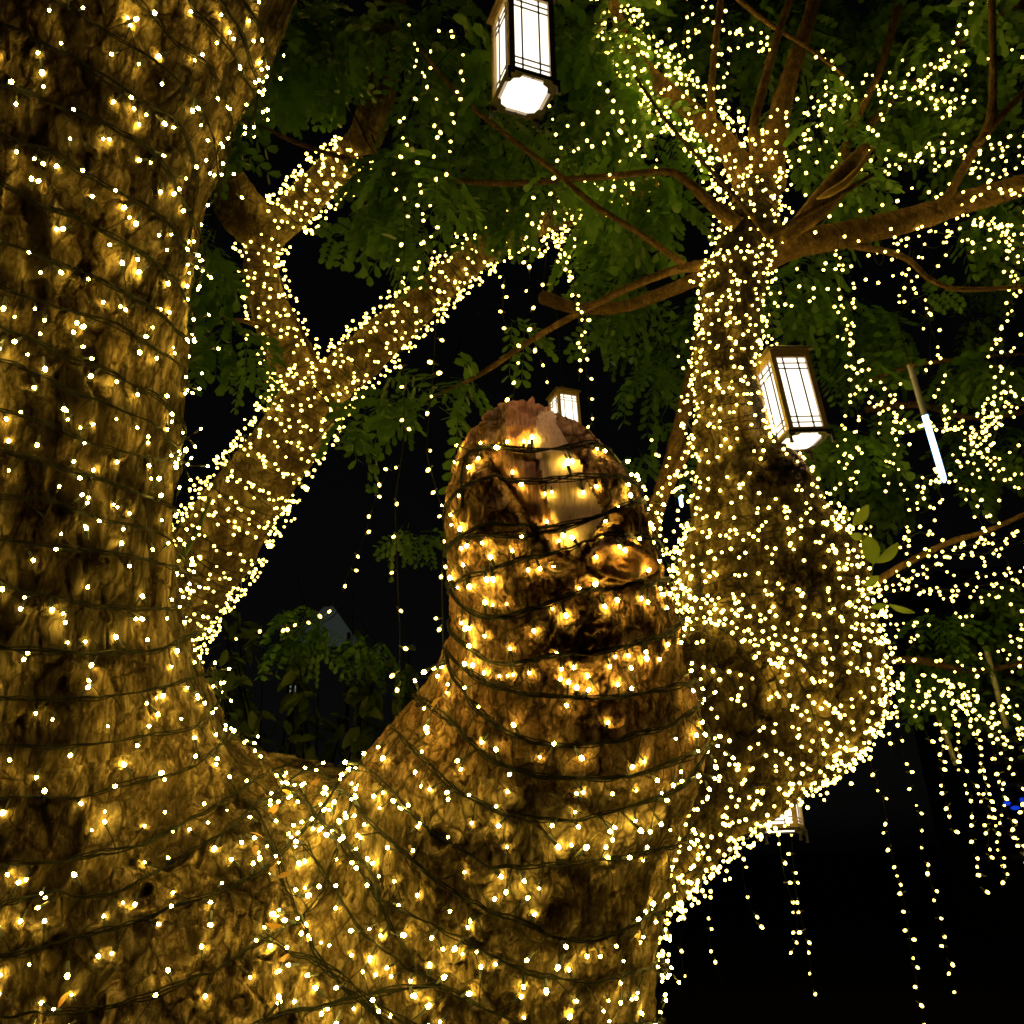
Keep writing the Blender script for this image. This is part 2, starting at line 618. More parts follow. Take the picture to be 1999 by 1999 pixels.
mb = MB()
for a, b, ra, rb, g in SEG:
    t = np.linspace(0, 1, max(3, int(np.linalg.norm(b - a) / 0.03)))
    pts = a + (b - a) * t[:, None]
    mb.tube(pts, ra + (rb - ra) * t, 24)
    for c, r in ((a, ra), (b, rb)):                      # rounded ends
        th = np.linspace(-math.pi / 2, math.pi / 2, 14)
        ax = (b - a) / np.linalg.norm(b - a)
        mb.tube(c + np.outer(np.sin(th) * r, ax), np.maximum(np.cos(th) * r, 1e-3), 24)
v, f = remesh(np.concatenate(mb.v), np.concatenate(mb.f4), np.concatenate(mb.f3), 0.025)
v = project(v, 3)
VOX = 0.0058
v, f = remesh(v, f, None, VOX)
v = project(v, 1)
# keep the part above the knee: the base below the picture stays coarser by a smaller share of detail
D = group_d(v)
Dm = np.stack(D)
gid = np.argmin(Dm, axis=0)
nrm = grad(v)
W = np.exp(-(Dm - Dm.min(0)) / 0.035)
W /= W.sum(0)
print('main tree verts', len(v))


def raycast_sdf(px, py):
    d = FWD + RT * ((px - IMG / 2) / FPX) - UP * ((py - IMG / 2) / FPX)
    d = d / np.linalg.norm(d)
    t = 1.0
    for _ in range(60):
        s = float(sdf((CAM + d * t)[None])[0])
        t += s * 0.9
        if s < 5e-4:
            break
    return CAM + d * t


def axis_of(g):
    c = CH[g]
    a = c[0][0] - c[-1][0]
    return a / np.linalg.norm(a)


def bark_h(p, g):
    """Height of the bark above the body, the fissure mask and the plate tone."""
    if g == 'stem':
        ax, st, sc, dep, wd = axis_of(g), 4.6, 0.050, 0.011, 0.11
    elif g == 'trunk':
        ax, st, sc, dep, wd = np.array([0.05, 0, 1.0]), 2.6, 0.058, 0.012, 0.12
    elif g == 'cut_limb':
        ax, st, sc, dep, wd = axis_of(g), 1.7, 0.032, 0.006, 0.12
    else:
        ax, st, sc, dep, wd = axis_of(g), 2.2, 0.045, 0.011, 0.14
    ax = ax / np.linalg.norm(ax)
    w = np.stack([fbm(p * 9, 3, 5), fbm(p * 9, 3, 15), fbm(p * 9, 3, 25)], 1)
    w2 = np.stack([noise(p * 38, 41), noise(p * 38, 42), noise(p * 38, 43)], 1)
    q = p + w * (0.03 if g == 'stem' else 0.04 if g == 'cut_limb' else 0.07) + w2 * 0.005
    q = q - np.outer((q @ ax) * (1 - 1 / st), ax)
    f1, f2, idv = voronoi(q / sc, 3)
    e = f2 - f1
    crack = 1 - sstep(0.0, wd, e)
    # some fissures are closed
    fade = sstep(-0.35, 0.15, noise(q * 9, 61))
    crack = crack * (0.25 + 0.75 * fade)
    g1, g2, id2 = voronoi(q / (sc * 0.45) + 7.7, 9)
    c2 = (1 - sstep(0.0, 0.2, g2 - g1)) * sstep(-0.2, 0.3, noise(q * 14, 63))
    h = -dep * crack - dep * 0.3 * c2
    h = h + (idv - 0.5) * dep * (1.0 if g == 'stem' else 0.9) * (1 - crack) + (id2 - 0.5) * dep * 0.35
    h = h + 0.026 * fbm(p * 3.2, 2, 81)
    if g == 'stem':
        h = h + 0.004 * fbm(q * 14, 2, 71) + 0.003 * fbm(q * 55, 2, 91)
    else:
        h = h + 0.009 * fbm(q * 12, 3, 71) + 0.006 * fbm(q * 60, 2, 91)
    if g == 'stem':
        h = h + 0.008 * noise(q * 7, 33)
        pit = sstep(0.22, 0.34, fbm(q * 10, 3, 101))
    elif g == 'trunk':
        f1b, f2b, idb = voronoi(p / 0.16 + w * 0.5, 31)
        h = h + 0.028 * (0.5 - f1b) * (idb > 0.4)
        pit = sstep(0.2, 0.33, fbm(q * 9, 3, 101))
    elif g == 'cut_limb':
        pit = 0 * h
        h = h * 1.0
    else:
        h = h * 1.3
        pit = sstep(0.2, 0.5, fbm(q * 7, 3, 101))
    h = h - 0.016 * pit
    crack = np.maximum(crack * 0.75, 0.8 * pit)
    pz = p * np.array([8, 8, 2.2]) + 0.4 * w
    band = sstep(-0.28, 0.30, noise(pz, 131) + 0.45 * noise(pz * 2.7, 133))  # streaks of dark bark, also deep shade between bulbs put into the tone
    tone = (0.7 + 0.55 * idv) * (1 - 0.35 * pit) * (0.34 + 0.76 * band if g != 'cut_limb' else 0.75 + 0.35 * band)
    return h, crack, tone


H = np.zeros(len(v))
CR = np.zeros(len(v))
TN = np.zeros(len(v))
faced = ((nrm * (CAM - v)).sum(1) > -0.25 * np.linalg.norm(CAM - v, axis=1)) & (v[:, 2] > 0.95)
H[~faced] = 0.012 * fbm(v[~faced] * 14, 2, 71)
TN[~faced] = 1.0 * W.sum(0)[~faced]
for gi, g in enumerate(GROUPS):
    m = (W[gi] > 0.03) & faced
    if m.sum() == 0:
        continue
    h, c, t = bark_h(v[m], g)
    H[m] += W[gi][m] * h
    CR[m] += W[gi][m] * c
    TN[m] += W[gi][m] * t
TN = TN / np.maximum(W.sum(0), 1e-6)

# knots (old branch scars)
for kx, ky, kr in ((165, 310, 22), (165, 525, 24), (55, 745, 26), (140, 1345, 42), (990, 1545, 24), (285, 1745, 18), (700, 1400, 20), (1090, 1770, 34), (860, 1640, 28), (560, 1880, 28), (390, 1560, 26)):
    c = raycast_sdf(kx, ky)
    r = np.linalg.norm(v - c, axis=1)
    m = r < 0.14
    a = fbm(v[m] * 30, 2, 7) * 0.012
    rr = r[m] + a
    Rk = kr * 1.8 / FPX
    H[m] += 0.013 * np.exp(-((rr - Rk) / (Rk * 0.3)) ** 2) - 0.009 * np.exp(-(rr / (Rk * 0.6)) ** 2) + 0.002 * np.cos(rr / Rk * 16) * np.exp(-(rr / Rk / 1.3) ** 2)
    CR[m] = np.maximum(CR[m], 0.5 * np.exp(-(rr / (Rk * 0.4)) ** 2))

# the broken face of the cut limb
px, py, _ = pix(v)
front = (nrm @ -FWD > -0.2) & (gid == GROUPS.index('cut_limb'))


def inside(poly, x, y):
    poly = np.asarray(poly, float)
    r = np.zeros(len(x), bool)
    dist = np.full(len(x), 1e9)
    n = len(poly)
    for i in range(n):
        x0, y0 = poly[i]
        x1, y1 = poly[(i + 1) % n]
        cnd = ((y0 > y) != (y1 > y)) & (x < (x1 - x0) * (y - y0) / (y1 - y0 + 1e-9) + x0)
        r ^= cnd
        t = np.clip(((x - x0) * (x1 - x0) + (y - y0) * (y1 - y0)) / ((x1 - x0) ** 2 + (y1 - y0) ** 2), 0, 1)
        dist = np.minimum(dist, np.hypot(x - x0 - t * (x1 - x0), y - y0 - t * (y1 - y0)))
    return np.where(r, dist, -dist)


wob = 9 * fbm(v * 22, 3, 5)
slab = inside([(1038, 850), (1050, 800), (1082, 795), (1103, 835), (1119, 869), (1134, 905), (1152, 946), (1181, 1001), (1183, 1010), (1160, 1042), (1132, 1081), (1121, 1092), (1108, 1078), (1093, 1045), (1075, 1008), (1057, 926), (1046, 889)], px + wob * 0.4, py)
torn = inside([(985, 800), (1010, 770), (1075, 770), (1095, 800), (1085, 815), (1058, 812), (1050, 850), (1050, 889), (1062, 926), (1080, 1008), (1095, 1045), (1110, 1085), (1080, 1070), (1054, 1030), (1026, 1003), (1005, 975), (985, 951), (963, 915), (958, 884), (985, 860)], px + wob, py + wob)
slabm = np.where(front, sstep(-1, 5, slab), 0)
tornm = np.where(front, sstep(-3, 6, torn), 0) * (1 - slabm)
woodm = np.maximum(slabm, tornm)
grain = fbm(np.c_[v[:, 0] * 60 + v[:, 2] * 12, v[:, 1] * 20, v[:, 2] * 7], 3, 3)
H = H * (1 - woodm) + slabm * (-0.004 + 0.002 * grain) + tornm * (-0.005 + 0.010 * grain + 0.01 * fbm(v * 18, 3, 8))
CR *= 1 - woodm


def seg_dist(pts, x, y):
    d = np.full(len(x), 1e9)
    for (x0, y0), (x1, y1) in zip(pts[:-1], pts[1:]):
        t = np.clip(((x - x0) * (x1 - x0) + (y - y0) * (y1 - y0)) / ((x1 - x0) ** 2 + (y1 - y0) ** 2), 0, 1)
        d = np.minimum(d, np.hypot(x - x0 - t * (x1 - x0), y - y0 - t * (y1 - y0)))
    return d


for pts, dep, wid in (([(930, 880), (951, 905), (971, 926), (1000, 968), (1026, 1008), (1050, 1050)], 0.022, 7),
                      ([(1096, 815), (1128, 875), (1150, 922), (1186, 985), (1200, 1010)], 0.022, 6),
                      ([(1048, 860), (1052, 930), (1078, 1010), (1096, 1060)], 0.012, 4),
                      ([(1195, 1010), (1160, 1060), (1135, 1095)], 0.02, 6),
                      ([(1150, 1140), (1190, 1152), (1240, 1140), (1275, 1110)], 0.022, 6)):
    sd = seg_dist(pts, px + wob, py + wob)
    w = np.where(front, np.exp(-(sd / wid) ** 2), 0)
    H -= dep * w
    CR = np.maximum(CR, 0.5 * w)
# swollen lips either side of the break
for cx, cy, rx, ry, amp in ((925, 970, 45, 120, 0.018), (1215, 950, 45, 85, 0.018), (1150, 880, 30, 50, 0.003)):
    H += np.where(front, amp * np.exp(-((px - cx) / rx) ** 2 - ((py - cy) / ry) ** 2), 0) * (1 - woodm)
hole = np.where(front, np.exp(-(((px - 1092 + (py - 1107) * 0.8) / 36) ** 2 + ((py - 1107 - (px - 1092) * 0.12) / 15) ** 2) ** 1.5), 0)
H -= 0.10 * hole
CR = np.maximum(CR, 0.95 * np.clip(hole * 1.5, 0, 1))
ke = ((px - 1206 + wob * 0.4) / 68) ** 2 + ((py - 1099 + (px - 1206) * -0.12 + wob * 0.4) / 36) ** 2
knotm = np.where(front, 1 - sstep(0.75, 1.0, ke), 0)
H = H * (1 - knotm) + knotm * (0.016 + 0.004 * ke + 0.0025 * np.cos(np.sqrt(ke) * 14) + 0.004 * grain)
H += np.where(front, 0.014 * np.exp(-((np.sqrt(ke) - 1.12) / 0.14) ** 2), 0)
CR *= 1 - knotm

tipm = np.where(front, sstep(900, 800, py), 0) * (1 - sstep(1085, 1110, px))
rag = 1 - np.abs(noise(np.c_[v[:, 0] * 26, v[:, 1] * 26, v[:, 2] * 7], 202))
H += tipm * (1 - slabm) * (0.020 * (rag - 0.55) + 0.012 * noise(v * 55, 203))
v = v + nrm * H[:, None]

# split the body into its parts by face
fg = gid[f]
fgroup = np.sort(fg, axis=1)[:, 1]
fgroup = np.where((fgroup == 2) & (py[f].mean(1) + 30 * fbm(v[f[:, 0]] * 9, 2, 3) > 1520), 1, fgroup)
RD = W[2] * (1 - sstep(1330, 1620, py + 60 * fbm(v * 5, 2, 12)))
TN = np.maximum(TN, 0.2)
fslab = slabm[f].mean(1) > 0.5
ftorn = (tornm[f].mean(1) > 0.5) & ~fslab
fknot = (knotm[f].mean(1) > 0.5) & ~fslab & ~ftorn
MAIN = thing('rain_tree', 'massive old tree with gnarled trunk, broken pointed stump and light strings wound round every limb', 'tree', (base[0] - 0.1, base[1], 0))
part_of = {}


def body_part(name, mask, mat, parent):
    ff = f[mask]
    u, inv = np.unique(ff.ravel(), return_inverse=True)
    me = mesh_np(name, v[u], inv.reshape(-1, 4), None, [mat])
    for an, arr in (('crack', CR), ('tone', TN), ('red', RD)):
        a = me.attributes.new(an, 'FLOAT', 'POINT')
        a.data.foreach_set('value', arr[u].astype(np.float32))
    o = bpy.data.objects.new(name, me)
    COL.objects.link(o)
    o.parent = parent
    o.matrix_parent_inverse = Matrix.Translation(-MAIN.location)
    return o


plain = ~(fslab | ftorn | fknot)
sub = {}
for gi, (g, nm, mt) in enumerate((('stem', 'stem', M_stem), ('trunk', 'trunk', M_trunk), ('cut_limb', 'broken_limb', M_stump), ('limb', 'limb', M_limb), ('upper_limb', 'upper_limb', M_limb))):
    sub[g] = body_part(nm, (fgroup == gi) & plain, mt, MAIN)
tag(sub['stem'], 'thick upright stem with flaky vertical bark')
tag(sub['cut_limb'], 'reddish broken limb ending in a jagged point')
tag(sub['limb'], 'fat limb bending up behind the broken one')


def sub_part(name, mask, mat, label):
    o = body_part(name, mask, mat, sub['cut_limb'])
    o.matrix_parent_inverse = Matrix.Identity(4)
    o['label'] = label
    return o


sub_part('bare_wood', fslab, M_pale, 'pale smooth slab of bare wood')
sub_part('torn_wood', ftorn, M_torn, 'brown splintered wood beside the pale slab')
sub_part('knot', fknot, M_knot, 'oval orange knot with a swollen rim')

bvh = BVHTree.FromPolygons(v.tolist(), f.tolist())


def hit(px, py):
    d = FWD + RT * ((px - IMG / 2) / FPX) - UP * ((py - IMG / 2) / FPX)
    d = d / np.linalg.norm(d)
    h = bvh.ray_cast(Vector(CAM), Vector(d))
    return (None, None) if h[0] is None else (np.array(h[0]), np.array(h[1]))


# ------------------------------------------------------------------ bulbs
def bulb_mesh(name, r, mat, sock=True, seg=8):
    """LED pointing along +Z with its socket behind it; the origin is the middle of the LED."""
    mb = MB()
    th = np.linspace(0, math.pi, 6)
    zz = -np.cos(th) * r * 1.5
    rr = np.maximum(np.sin(th) * r, r * 0.02)
    mb.tube(np.c_[0 * zz, 0 * zz, zz], rr, seg, 0, True)
    if sock:
        z = np.array([-0.021, -0.0195, -0.006, -0.0045, -r * 0.9]) if r < 0.0045 else np.array([-0.026, -0.024, -0.010, -0.009, -r * 0.9])
        k = np.array([0.0013, 0.0022, 0.0029, 0.0033, 0.0033])
        mb.tube(np.c_[0 * z, 0 * z, z], k, 6, 1, True)
    return mb.mesh(name, [mat, M_socket] if sock else [mat])


BULB = bulb_mesh('bulb', 0.0030, M_led)
BULB_FAR = bulb_mesh('bulb_far', 0.0052, M_ledfar)


def quat_to(d):
    return Vector((0, 0, 1)).rotation_difference(Vector(d))


def put_bulb(parent, pos, d, scale=1.0, me=None):
    o = bpy.data.objects.new('bulb', me or BULB)
    COL.objects.link(o)
    o.parent = parent
    o.location = Vector(pos) - parent.location
    o.rotation_mode = 'QUATERNION'
    o.rotation_quaternion = quat_to(d)
    o.scale = (scale,) * 3
    return o


def low_ball(r):
    b = bmesh.new()
    bmesh.ops.create_icosphere(b, subdivisions=1, radius=r)
    vv = np.array([x.co[:] for x in b.verts])
    ff = np.array([[x.index for x in t.verts] for t in b.faces])
    b.free()
    return vv, ff


BALLV, BALLF = low_ball(1.0)


def bulbs_stuff(parent, pos, rad, name='bulbs', mat=None):
    pos = np.asarray(pos)
    if len(pos) == 0:
        return
    rad = np.broadcast_to(np.asarray(rad, float), (len(pos),))
    vv = (pos[:, None] + BALLV[None] * rad[:, None, None]).reshape(-1, 3)
    ff = (BALLF[None] + (np.arange(len(pos)) * len(BALLV))[:, None, None]).reshape(-1, 3)
    o = link(name, mesh_np(name, vv, None, ff, [mat or M_ledfar]), parent)
    o['kind'] = 'stuff'
    return o


# ------------------------------------------------------------------ light strings wound on the near stem, trunk and stump
def clear_of_bark(p, gap):
    loc, n, i, d = bvh.find_nearest(Vector(p))
    n = np.array(n)
    loc = np.array(loc)
    s = (p - loc) @ n
    if s < gap:
        p = p + n * (gap - s)
    return p, n


def around(p, t, dist, step=0.012):
    """Walk on over the surface past the edge of what the photo shows."""
    out = []
    n = int(dist / step)
    for _ in range(n):
        p = p + t * step
        g = grad(p[None])[0]
        p = p - g * (float(sdf(p[None])[0]) - 0.012)
        t = t - g * (t @ g)
        t = t / np.linalg.norm(t)
        out.append(p)
    return out, t


def wire_path(poly, ext0=0.0, ext1=0.25):
    n = max(8, int(np.linalg.norm(np.diff(np.asarray(poly, float), axis=0), axis=1).sum() / 7))
    pp = spl(poly, n)
    pts = []
    for x, y in pp:
        h, nn = hit(x, y)
        if h is None:
            continue
        if pts and np.linalg.norm(h - pts[-1]) > 0.15:
            continue
        pts.append(h + nn * 0.004)
    pts = np.array(pts)
    if len(pts) < 5:
        return None
    if ext1:
        e, _ = around(pts[-1], (pts[-1] - pts[-4]) / np.linalg.norm(pts[-1] - pts[-4]), ext1)
        pts = np.concatenate([pts, e])
    if ext0:
        e, _ = around(pts[0], (pts[0] - pts[3]) / np.linalg.norm(pts[0] - pts[3]), ext0)
        pts = np.concatenate([e[::-1], pts])
    # a taut cable bridges the hollows: smooth, then lift out of the bark
    for _ in range(3):
        q = pts.copy()
        q[1:-1] = 0.25 * pts[:-2] + 0.5 * pts[1:-1] + 0.25 * pts[2:]
        pts = q
    nn = np.empty_like(pts)
    for i in range(len(pts)):
        pts[i], nn[i] = clear_of_bark(pts[i], 0.006)
    for _ in range(2):
        q = pts.copy()
        q[1:-1] = 0.25 * pts[:-2] + 0.5 * pts[1:-1] + 0.25 * pts[2:]
        pts = q
    return pts, nn


def string_on(label, polys, group, spacing, strands=(3, 5), ext=(0.0, 0.25), lead=(0.018, 0.07), scale=1.0, bare=(), explicit=()):
    root = thing('light_string', label, 'fairy lights', P(polys[0][0][0], polys[0][0][1], 2.0), group)
    mbw = MB()
    bulbs = []
    allw = []
    for pi, poly in enumerate(polys):
        e0 = ext[0] if poly[0][0] > 15 else 0.12
        r = wire_path(poly, e0, ext[1])
        if r is None:
            continue
        pts, nn = r
        seg = np.linalg.norm(np.diff(pts, axis=0), axis=1)
        s = np.concatenate([[0], np.cumsum(seg)])
        n = max(6, int(s[-1] / 0.009))
        ss = np.linspace(0, s[-1], n)
        pc = np.stack([np.interp(ss, s, pts[:, k]) for k in range(3)], 1)
        nc = np.stack([np.interp(ss, s, nn[:, k]) for k in range(3)], 1)
        nc /= np.linalg.norm(nc, axis=1)[:, None] + 1e-9
        tc = np.gradient(pc, axis=0)
        tc /= np.linalg.norm(tc, axis=1)[:, None] + 1e-9
        bc = np.cross(tc, nc)
        k = random.randint(*strands)
        for j in range(k):
            ph = random.uniform(0, 6.28) + ss * random.uniform(18, 40) * random.choice((-1, 1))
            wander = np.interp(ss, np.arange(0, s[-1] + 0.2, 0.09), rng.uniform(-1, 1, len(np.arange(0, s[-1] + 0.2, 0.09))))
            off = bc * (np.cos(ph) * 0.0034 + wander * 0.006)[:, None] + nc * (np.sin(ph) * 0.0022 + 0.0015)[:, None]
            mbw.tube(pc + off, 0.00155, 5)
        allw.append(pc)
        x = random.uniform(0, spacing)
        while x < s[-1]:
            i = int(np.clip(np.searchsorted(ss, x), 1, n - 2))
            if pi in bare and pix(pc[i][None])[0][0] < 1268 and (grad(pc[i][None])[0] @ (CAM - pc[i])) > 0:
                x += spacing
                continue
            side = random.choices((-1, 1), (0.62, 0.38))[0]
            dn = bc[i] if bc[i][2] > 0 else -bc[i]
            d = dn * side * random.uniform(0.5, 1.0) + tc[i] * random.uniform(-0.7, 0.7) + nc[i] * random.choice((-0.3, -0.1, 0.1, 0.4, 0.8))
            if random.random() < 0.16:
                d = nc[i] + 0.5 * rng.normal(size=3)
            d /= np.linalg.norm(d)
            L = random.uniform(*lead)
            tip = pc[i] + d * L
            tip, bn = clear_of_bark(tip, random.choice((0.0034, 0.0038, 0.0046, 0.008)))
            d = tip - pc[i]
            Ld = np.linalg.norm(d)
            if Ld > 0.004:
                d = d / Ld
                bulbs.append((tip, d))
                if Ld > 0.022:
                    b0 = tip - d * 0.0205
                    mid = (pc[i] + b0) / 2 + nc[i] * 0.002
                    mbw.tube(np.array([pc[i], mid, b0]), 0.0011, 4)
            x += spacing * random.uniform(0.35, 1.65)
            if random.random() < 0.12:
                x -= spacing * 0.8
                x = max(x, 0.001)
    for x, y in explicit:
        h, hn = hit(x, y)
        if h is None:
            h, hn = clear_of_bark(P(x, y, 1.97), 0.0)
            h = P(x, y, pix(h[None])[2][0])
        tip = h + hn * random.choice((0.006, 0.008, 0.011))
        w = np.concatenate(allw)
        dist = np.linalg.norm(w - tip, axis=1)
        ok = np.where(dist > 0.016, dist, 9)
        a = w[int(np.argmin(ok))]
        d = tip - a
        Ld = np.linalg.norm(d)
        d = d / Ld
        bulbs.append((tip, d))
        if Ld > 0.022:
            mbw.tube(np.array([a, (a + tip - d * 0.0205) / 2 + hn * 0.002, tip - d * 0.0205]), 0.0012, 4)
    mbw.build('cable', M_wire, root)
    # nearest to the lens first: those past the limit are joined
    bulbs.sort(key=lambda t: np.linalg.norm(t[0] - CAM))
    for p, d in bulbs[:300]:
        put_bulb(root, p, d, random.choice((0.7, 0.85, 1.0, 1.0, 1.15, 1.35)) * random.uniform(0.92, 1.08) * scale)
    rest = bulbs[300:]
    if rest:
        mbb = MB()
        for p, d in rest:
            q = np.array(quat_to(d).to_matrix())
            th = np.linspace(0, math.pi, 5)
            vv, f4, f3 = tube(np.c_[0 * th, 0 * th, -np.cos(th) * 0.0040], np.maximum(np.sin(th) * 0.0030, 1e-4), 6)
            mbb.add(vv @ q.T + p, f4, f3, 0)
            vv, f4, f3 = tube(np.array([[0, 0, -0.021], [0, 0, -0.006], [0, 0, -0.003]]), np.array([0.0018, 0.003, 0.0033]), 5)
            mbb.add(vv @ q.T + p, f4, f3, 1)
        o = mbb.build('bulbs', [M_led, M_socket], root)
        o['kind'] = 'stuff'
    return root


STEM = [
    [(440, -40), (480, 15), (505, 60), (515, 100)],
    [(400, -40), (445, 30), (475, 85), (485, 130)],
    [(246, -30), (308, 47), (348, 87), (395, 120), (431, 174), (442, 217)],
    [(330, -60), (380, 20), (427, 72), (455, 110), (468, 150)],
    [(90, -5), (174, 36), (254, 91), (304, 127), (362, 174), (391, 217), (402, 254)],
    [(0, 45), (36, 62), (90, 87), (156, 123), (217, 163), (283, 203), (337, 232), (362, 275), (384, 348)],
    [(0, 163), (72, 188), (127, 214), (203, 243), (254, 272), (301, 301), (337, 355), (362, 406), (382, 455)],
    [(0, 261), (65, 286), (120, 308), (174, 341), (235, 377), (290, 409), (333, 449), (365, 493)],
    [(0, 355), (22, 370), (72, 399), (120, 417), (181, 442), (246, 475), (290, 507), (337, 543), (358, 587)],
    [(0, 471), (90, 504), (152, 529), (217, 558), (268, 587), (319, 623), (346, 655)],
    [(0, 558), (72, 587), (145, 612), (217, 634), (272, 663), (326, 700)],
    [(0, 640), (83, 672), (138, 704), (203, 722), (254, 751), (301, 773), (325, 800)],
    [(0, 701), (72, 730), (138, 766), (217, 795), (275, 820), (312, 846), (326, 866)],
    [(0, 799), (62, 817), (123, 842), (188, 867), (254, 885), (318, 900)],
    [(0, 878), (72, 900), (145, 922), (203, 940), (261, 962), (290, 969), (322, 988)],
    [(0, 965), (90, 976), (156, 998), (217, 1016), (272, 1030), (322, 1052)],
    [(0, 1056), (72, 1067), (163, 1074), (235, 1081), (290, 1096), (328, 1108)],
    [(0, 1132), (54, 1157), (116, 1172), (181, 1183), (254, 1190), (308, 1190), (335, 1185)],
    [(0, 1266), (90, 1273), (181, 1273), (254, 1277), (312, 1270), (348, 1252)],
    [(0, 1364), (72, 1366), (163, 1366), (235, 1357), (308, 1346), (362, 1330), (388, 1318)],
    [(0, 1458), (109, 1458), (181, 1455), (254, 1440), (326, 1437), (380, 1415), (408, 1388)],
    [(0, 1560), (90, 1556), (163, 1549), (235, 1534), (308, 1520), (362, 1502), (399, 1477), (430, 1455)],
]
TRUNK = [
    [(0, 1687), (109, 1683), (199, 1665), (275, 1650), (362, 1603), (435, 1563), (478, 1535)],
    [(0, 1770), (90, 1741), (152, 1745), (225, 1748), (290, 1716), (362, 1672), (417, 1640), (471, 1600), (520, 1560)],
    [(0, 1868), (90, 1850), (181, 1824), (272, 1799), (344, 1770), (417, 1745), (507, 1701), (560, 1660)],
    [(0, 1987), (109, 1977), (199, 1969), (290, 1948), (362, 1915), (453, 1875), (525, 1832), (598, 1781), (640, 1740)],
    [(300, 2090), (400, 2040), (471, 2010), (543, 1984), (609, 1969), (680, 1950)],
    [(500, 1590), (520, 1640), (543, 1683), (565, 1752), (587, 1806), (616, 1868), (663, 1915), (700, 1944), (760, 2000)],
    [(560, 1550), (580, 1563), (634, 1600), (688, 1654), (740, 1720)],
    [(640, 1530), (664, 1540), (704, 1574), (759, 1636), (813, 1683), (867, 1723), (922, 1755), (976, 1784), (1030, 1806), (1085, 1824), (1157, 1831), (1230, 1803), (1275, 1780)],
    [(600, 1570), (650, 1625), (704, 1697), (741, 1752), (802, 1781), (867, 1813), (940, 1850), (1012, 1889), (1067, 1908), (1157, 1915), (1230, 1897), (1275, 1880)],
    [(620, 1690), (650, 1737), (704, 1806), (751, 1853), (813, 1897), (867, 1926), (922, 1951), (976, 1976), (1030, 1999), (1150, 2010), (1250, 1990)],
    [(560, 1850), (650, 1900), (704, 1937), (759, 1969), (802, 1999), (850, 2040)],
    [(726, 1505), (770, 1545), (824, 1600), (867, 1636), (918, 1672), (951, 1690), (1012, 1688), (1085, 1685), (1157, 1678), (1230, 1669), (1290, 1650)],
    [(791, 1440), (809, 1462), (853, 1506), (904, 1549), (958, 1574), (1012, 1592), (1085, 1596), (1157, 1589), (1230, 1571), (1302, 1545)],
]
STUMP = [
    [(853, 1385), (886, 1408), (925, 1448), (969, 1487), (1030, 1506), (1103, 1516), (1175, 1520), (1248, 1506), (1330, 1480)],
    [(907, 1342), (933, 1386), (976, 1419), (1030, 1444), (1103, 1455), (1175, 1451), (1248, 1433), (1320, 1404)],
    [(911, 1306), (958, 1335), (1030, 1350), (1121, 1364), (1212, 1357), (1302, 1339)],
    [(918, 1259), (958, 1291), (1012, 1291), (1085, 1277), (1157, 1273), (1230, 1259), (1284, 1241), (1312, 1225)],
    [(914, 1186), (951, 1204), (994, 1204), (1049, 1186), (1103, 1165), (1175, 1150), (1248, 1143), (1290, 1132)],
    [(914, 1125), (976, 1103), (1049, 1088), (1121, 1070), (1175, 1052), (1230, 1045), (1255, 1048)],
    [(900, 1052), (933, 1045), (976, 1045), (1049, 1041), (1121, 1027), (1194, 998), (1230, 983)],
    [(900, 1048), (960, 1020), (1010, 1023), (1066, 1030), (1130, 1020), (1175, 1005)],
    [(892, 965), (918, 943), (962, 933), (1012, 940), (1067, 940), (1139, 933), (1205, 929)],
    [(912, 892), (925, 882), (976, 871), (1030, 882), (1085, 878), (1139, 871), (1160, 866)],
]
G1 = 'light strings wound round the tree'
string_on('fairy lights on dark cable spiralling up the thick flaky stem at left', STEM, G1, 0.043, (3, 5), (0.0, 0.22))
string_on('fairy lights on dark cable crossing the broad gnarled trunk below the saddle', TRUNK, G1, 0.035, (3, 4), (0.06, 0.2))
STUMP_BULBS = [(942, 862), (974, 872), (993, 867), (1026, 867), (1042, 857), (1035, 867), (933, 899), (891, 904), (918, 918), (900, 871), (1106, 900), (1115, 902), (1105, 909), (1160, 879), (1174, 883), (1003, 923), (1020, 948), (1055, 948), (1060, 965), (1076, 964), (1136, 963), (1167, 950), (1221, 906), (1243, 939), (1222, 948), (1226, 971), (1253, 974), (1204, 989), (901, 968), (870, 986), (884, 1003), (890, 1025), (901, 1030), (1066, 1020), (1020, 1046), (1099, 1046), (1092, 1055), (1116, 1051), (1168, 1037), (1185, 1022), (903, 1064), (914, 1065), (945, 1059), (1000, 1069), (1202, 1071), (1216, 1068), (1243, 1059), (1159, 1087), (1269, 1033), (1284, 1019), (1262, 1118), (1077, 1111), (1039, 1113), (1050, 1117), (958, 1089), (907, 1099), (952, 1130), (971, 1132), (886, 1130), (898, 1146), (918, 1149), (925, 1146), (1163, 1133), (1129, 1152), (1284, 1149), (951, 1177), (963, 1182), (992, 1177), (1079, 1192), (1103, 1201), (1130, 1152), (1201, 1172), (1184, 1185), (1250, 1169), (1259, 1174), (1288, 1163), (1045, 1230), (949, 1235), (925, 1262), (1001, 1268), (1081, 1273), (1199, 1280), (1222, 1279), (1260, 1271), (1255, 1282), (1300, 1256), (1322, 1254), (1338, 1244), (1186, 1299), (1097, 1305), (1121, 1300), (1034, 1311), (951, 1311), (974, 1323), (1007, 1320), (1108, 1335), (1203, 1331), (1121, 1346), (1331, 1193), (904, 1213), (911, 1222), (921, 1222), (916, 1299), (927, 1299)]
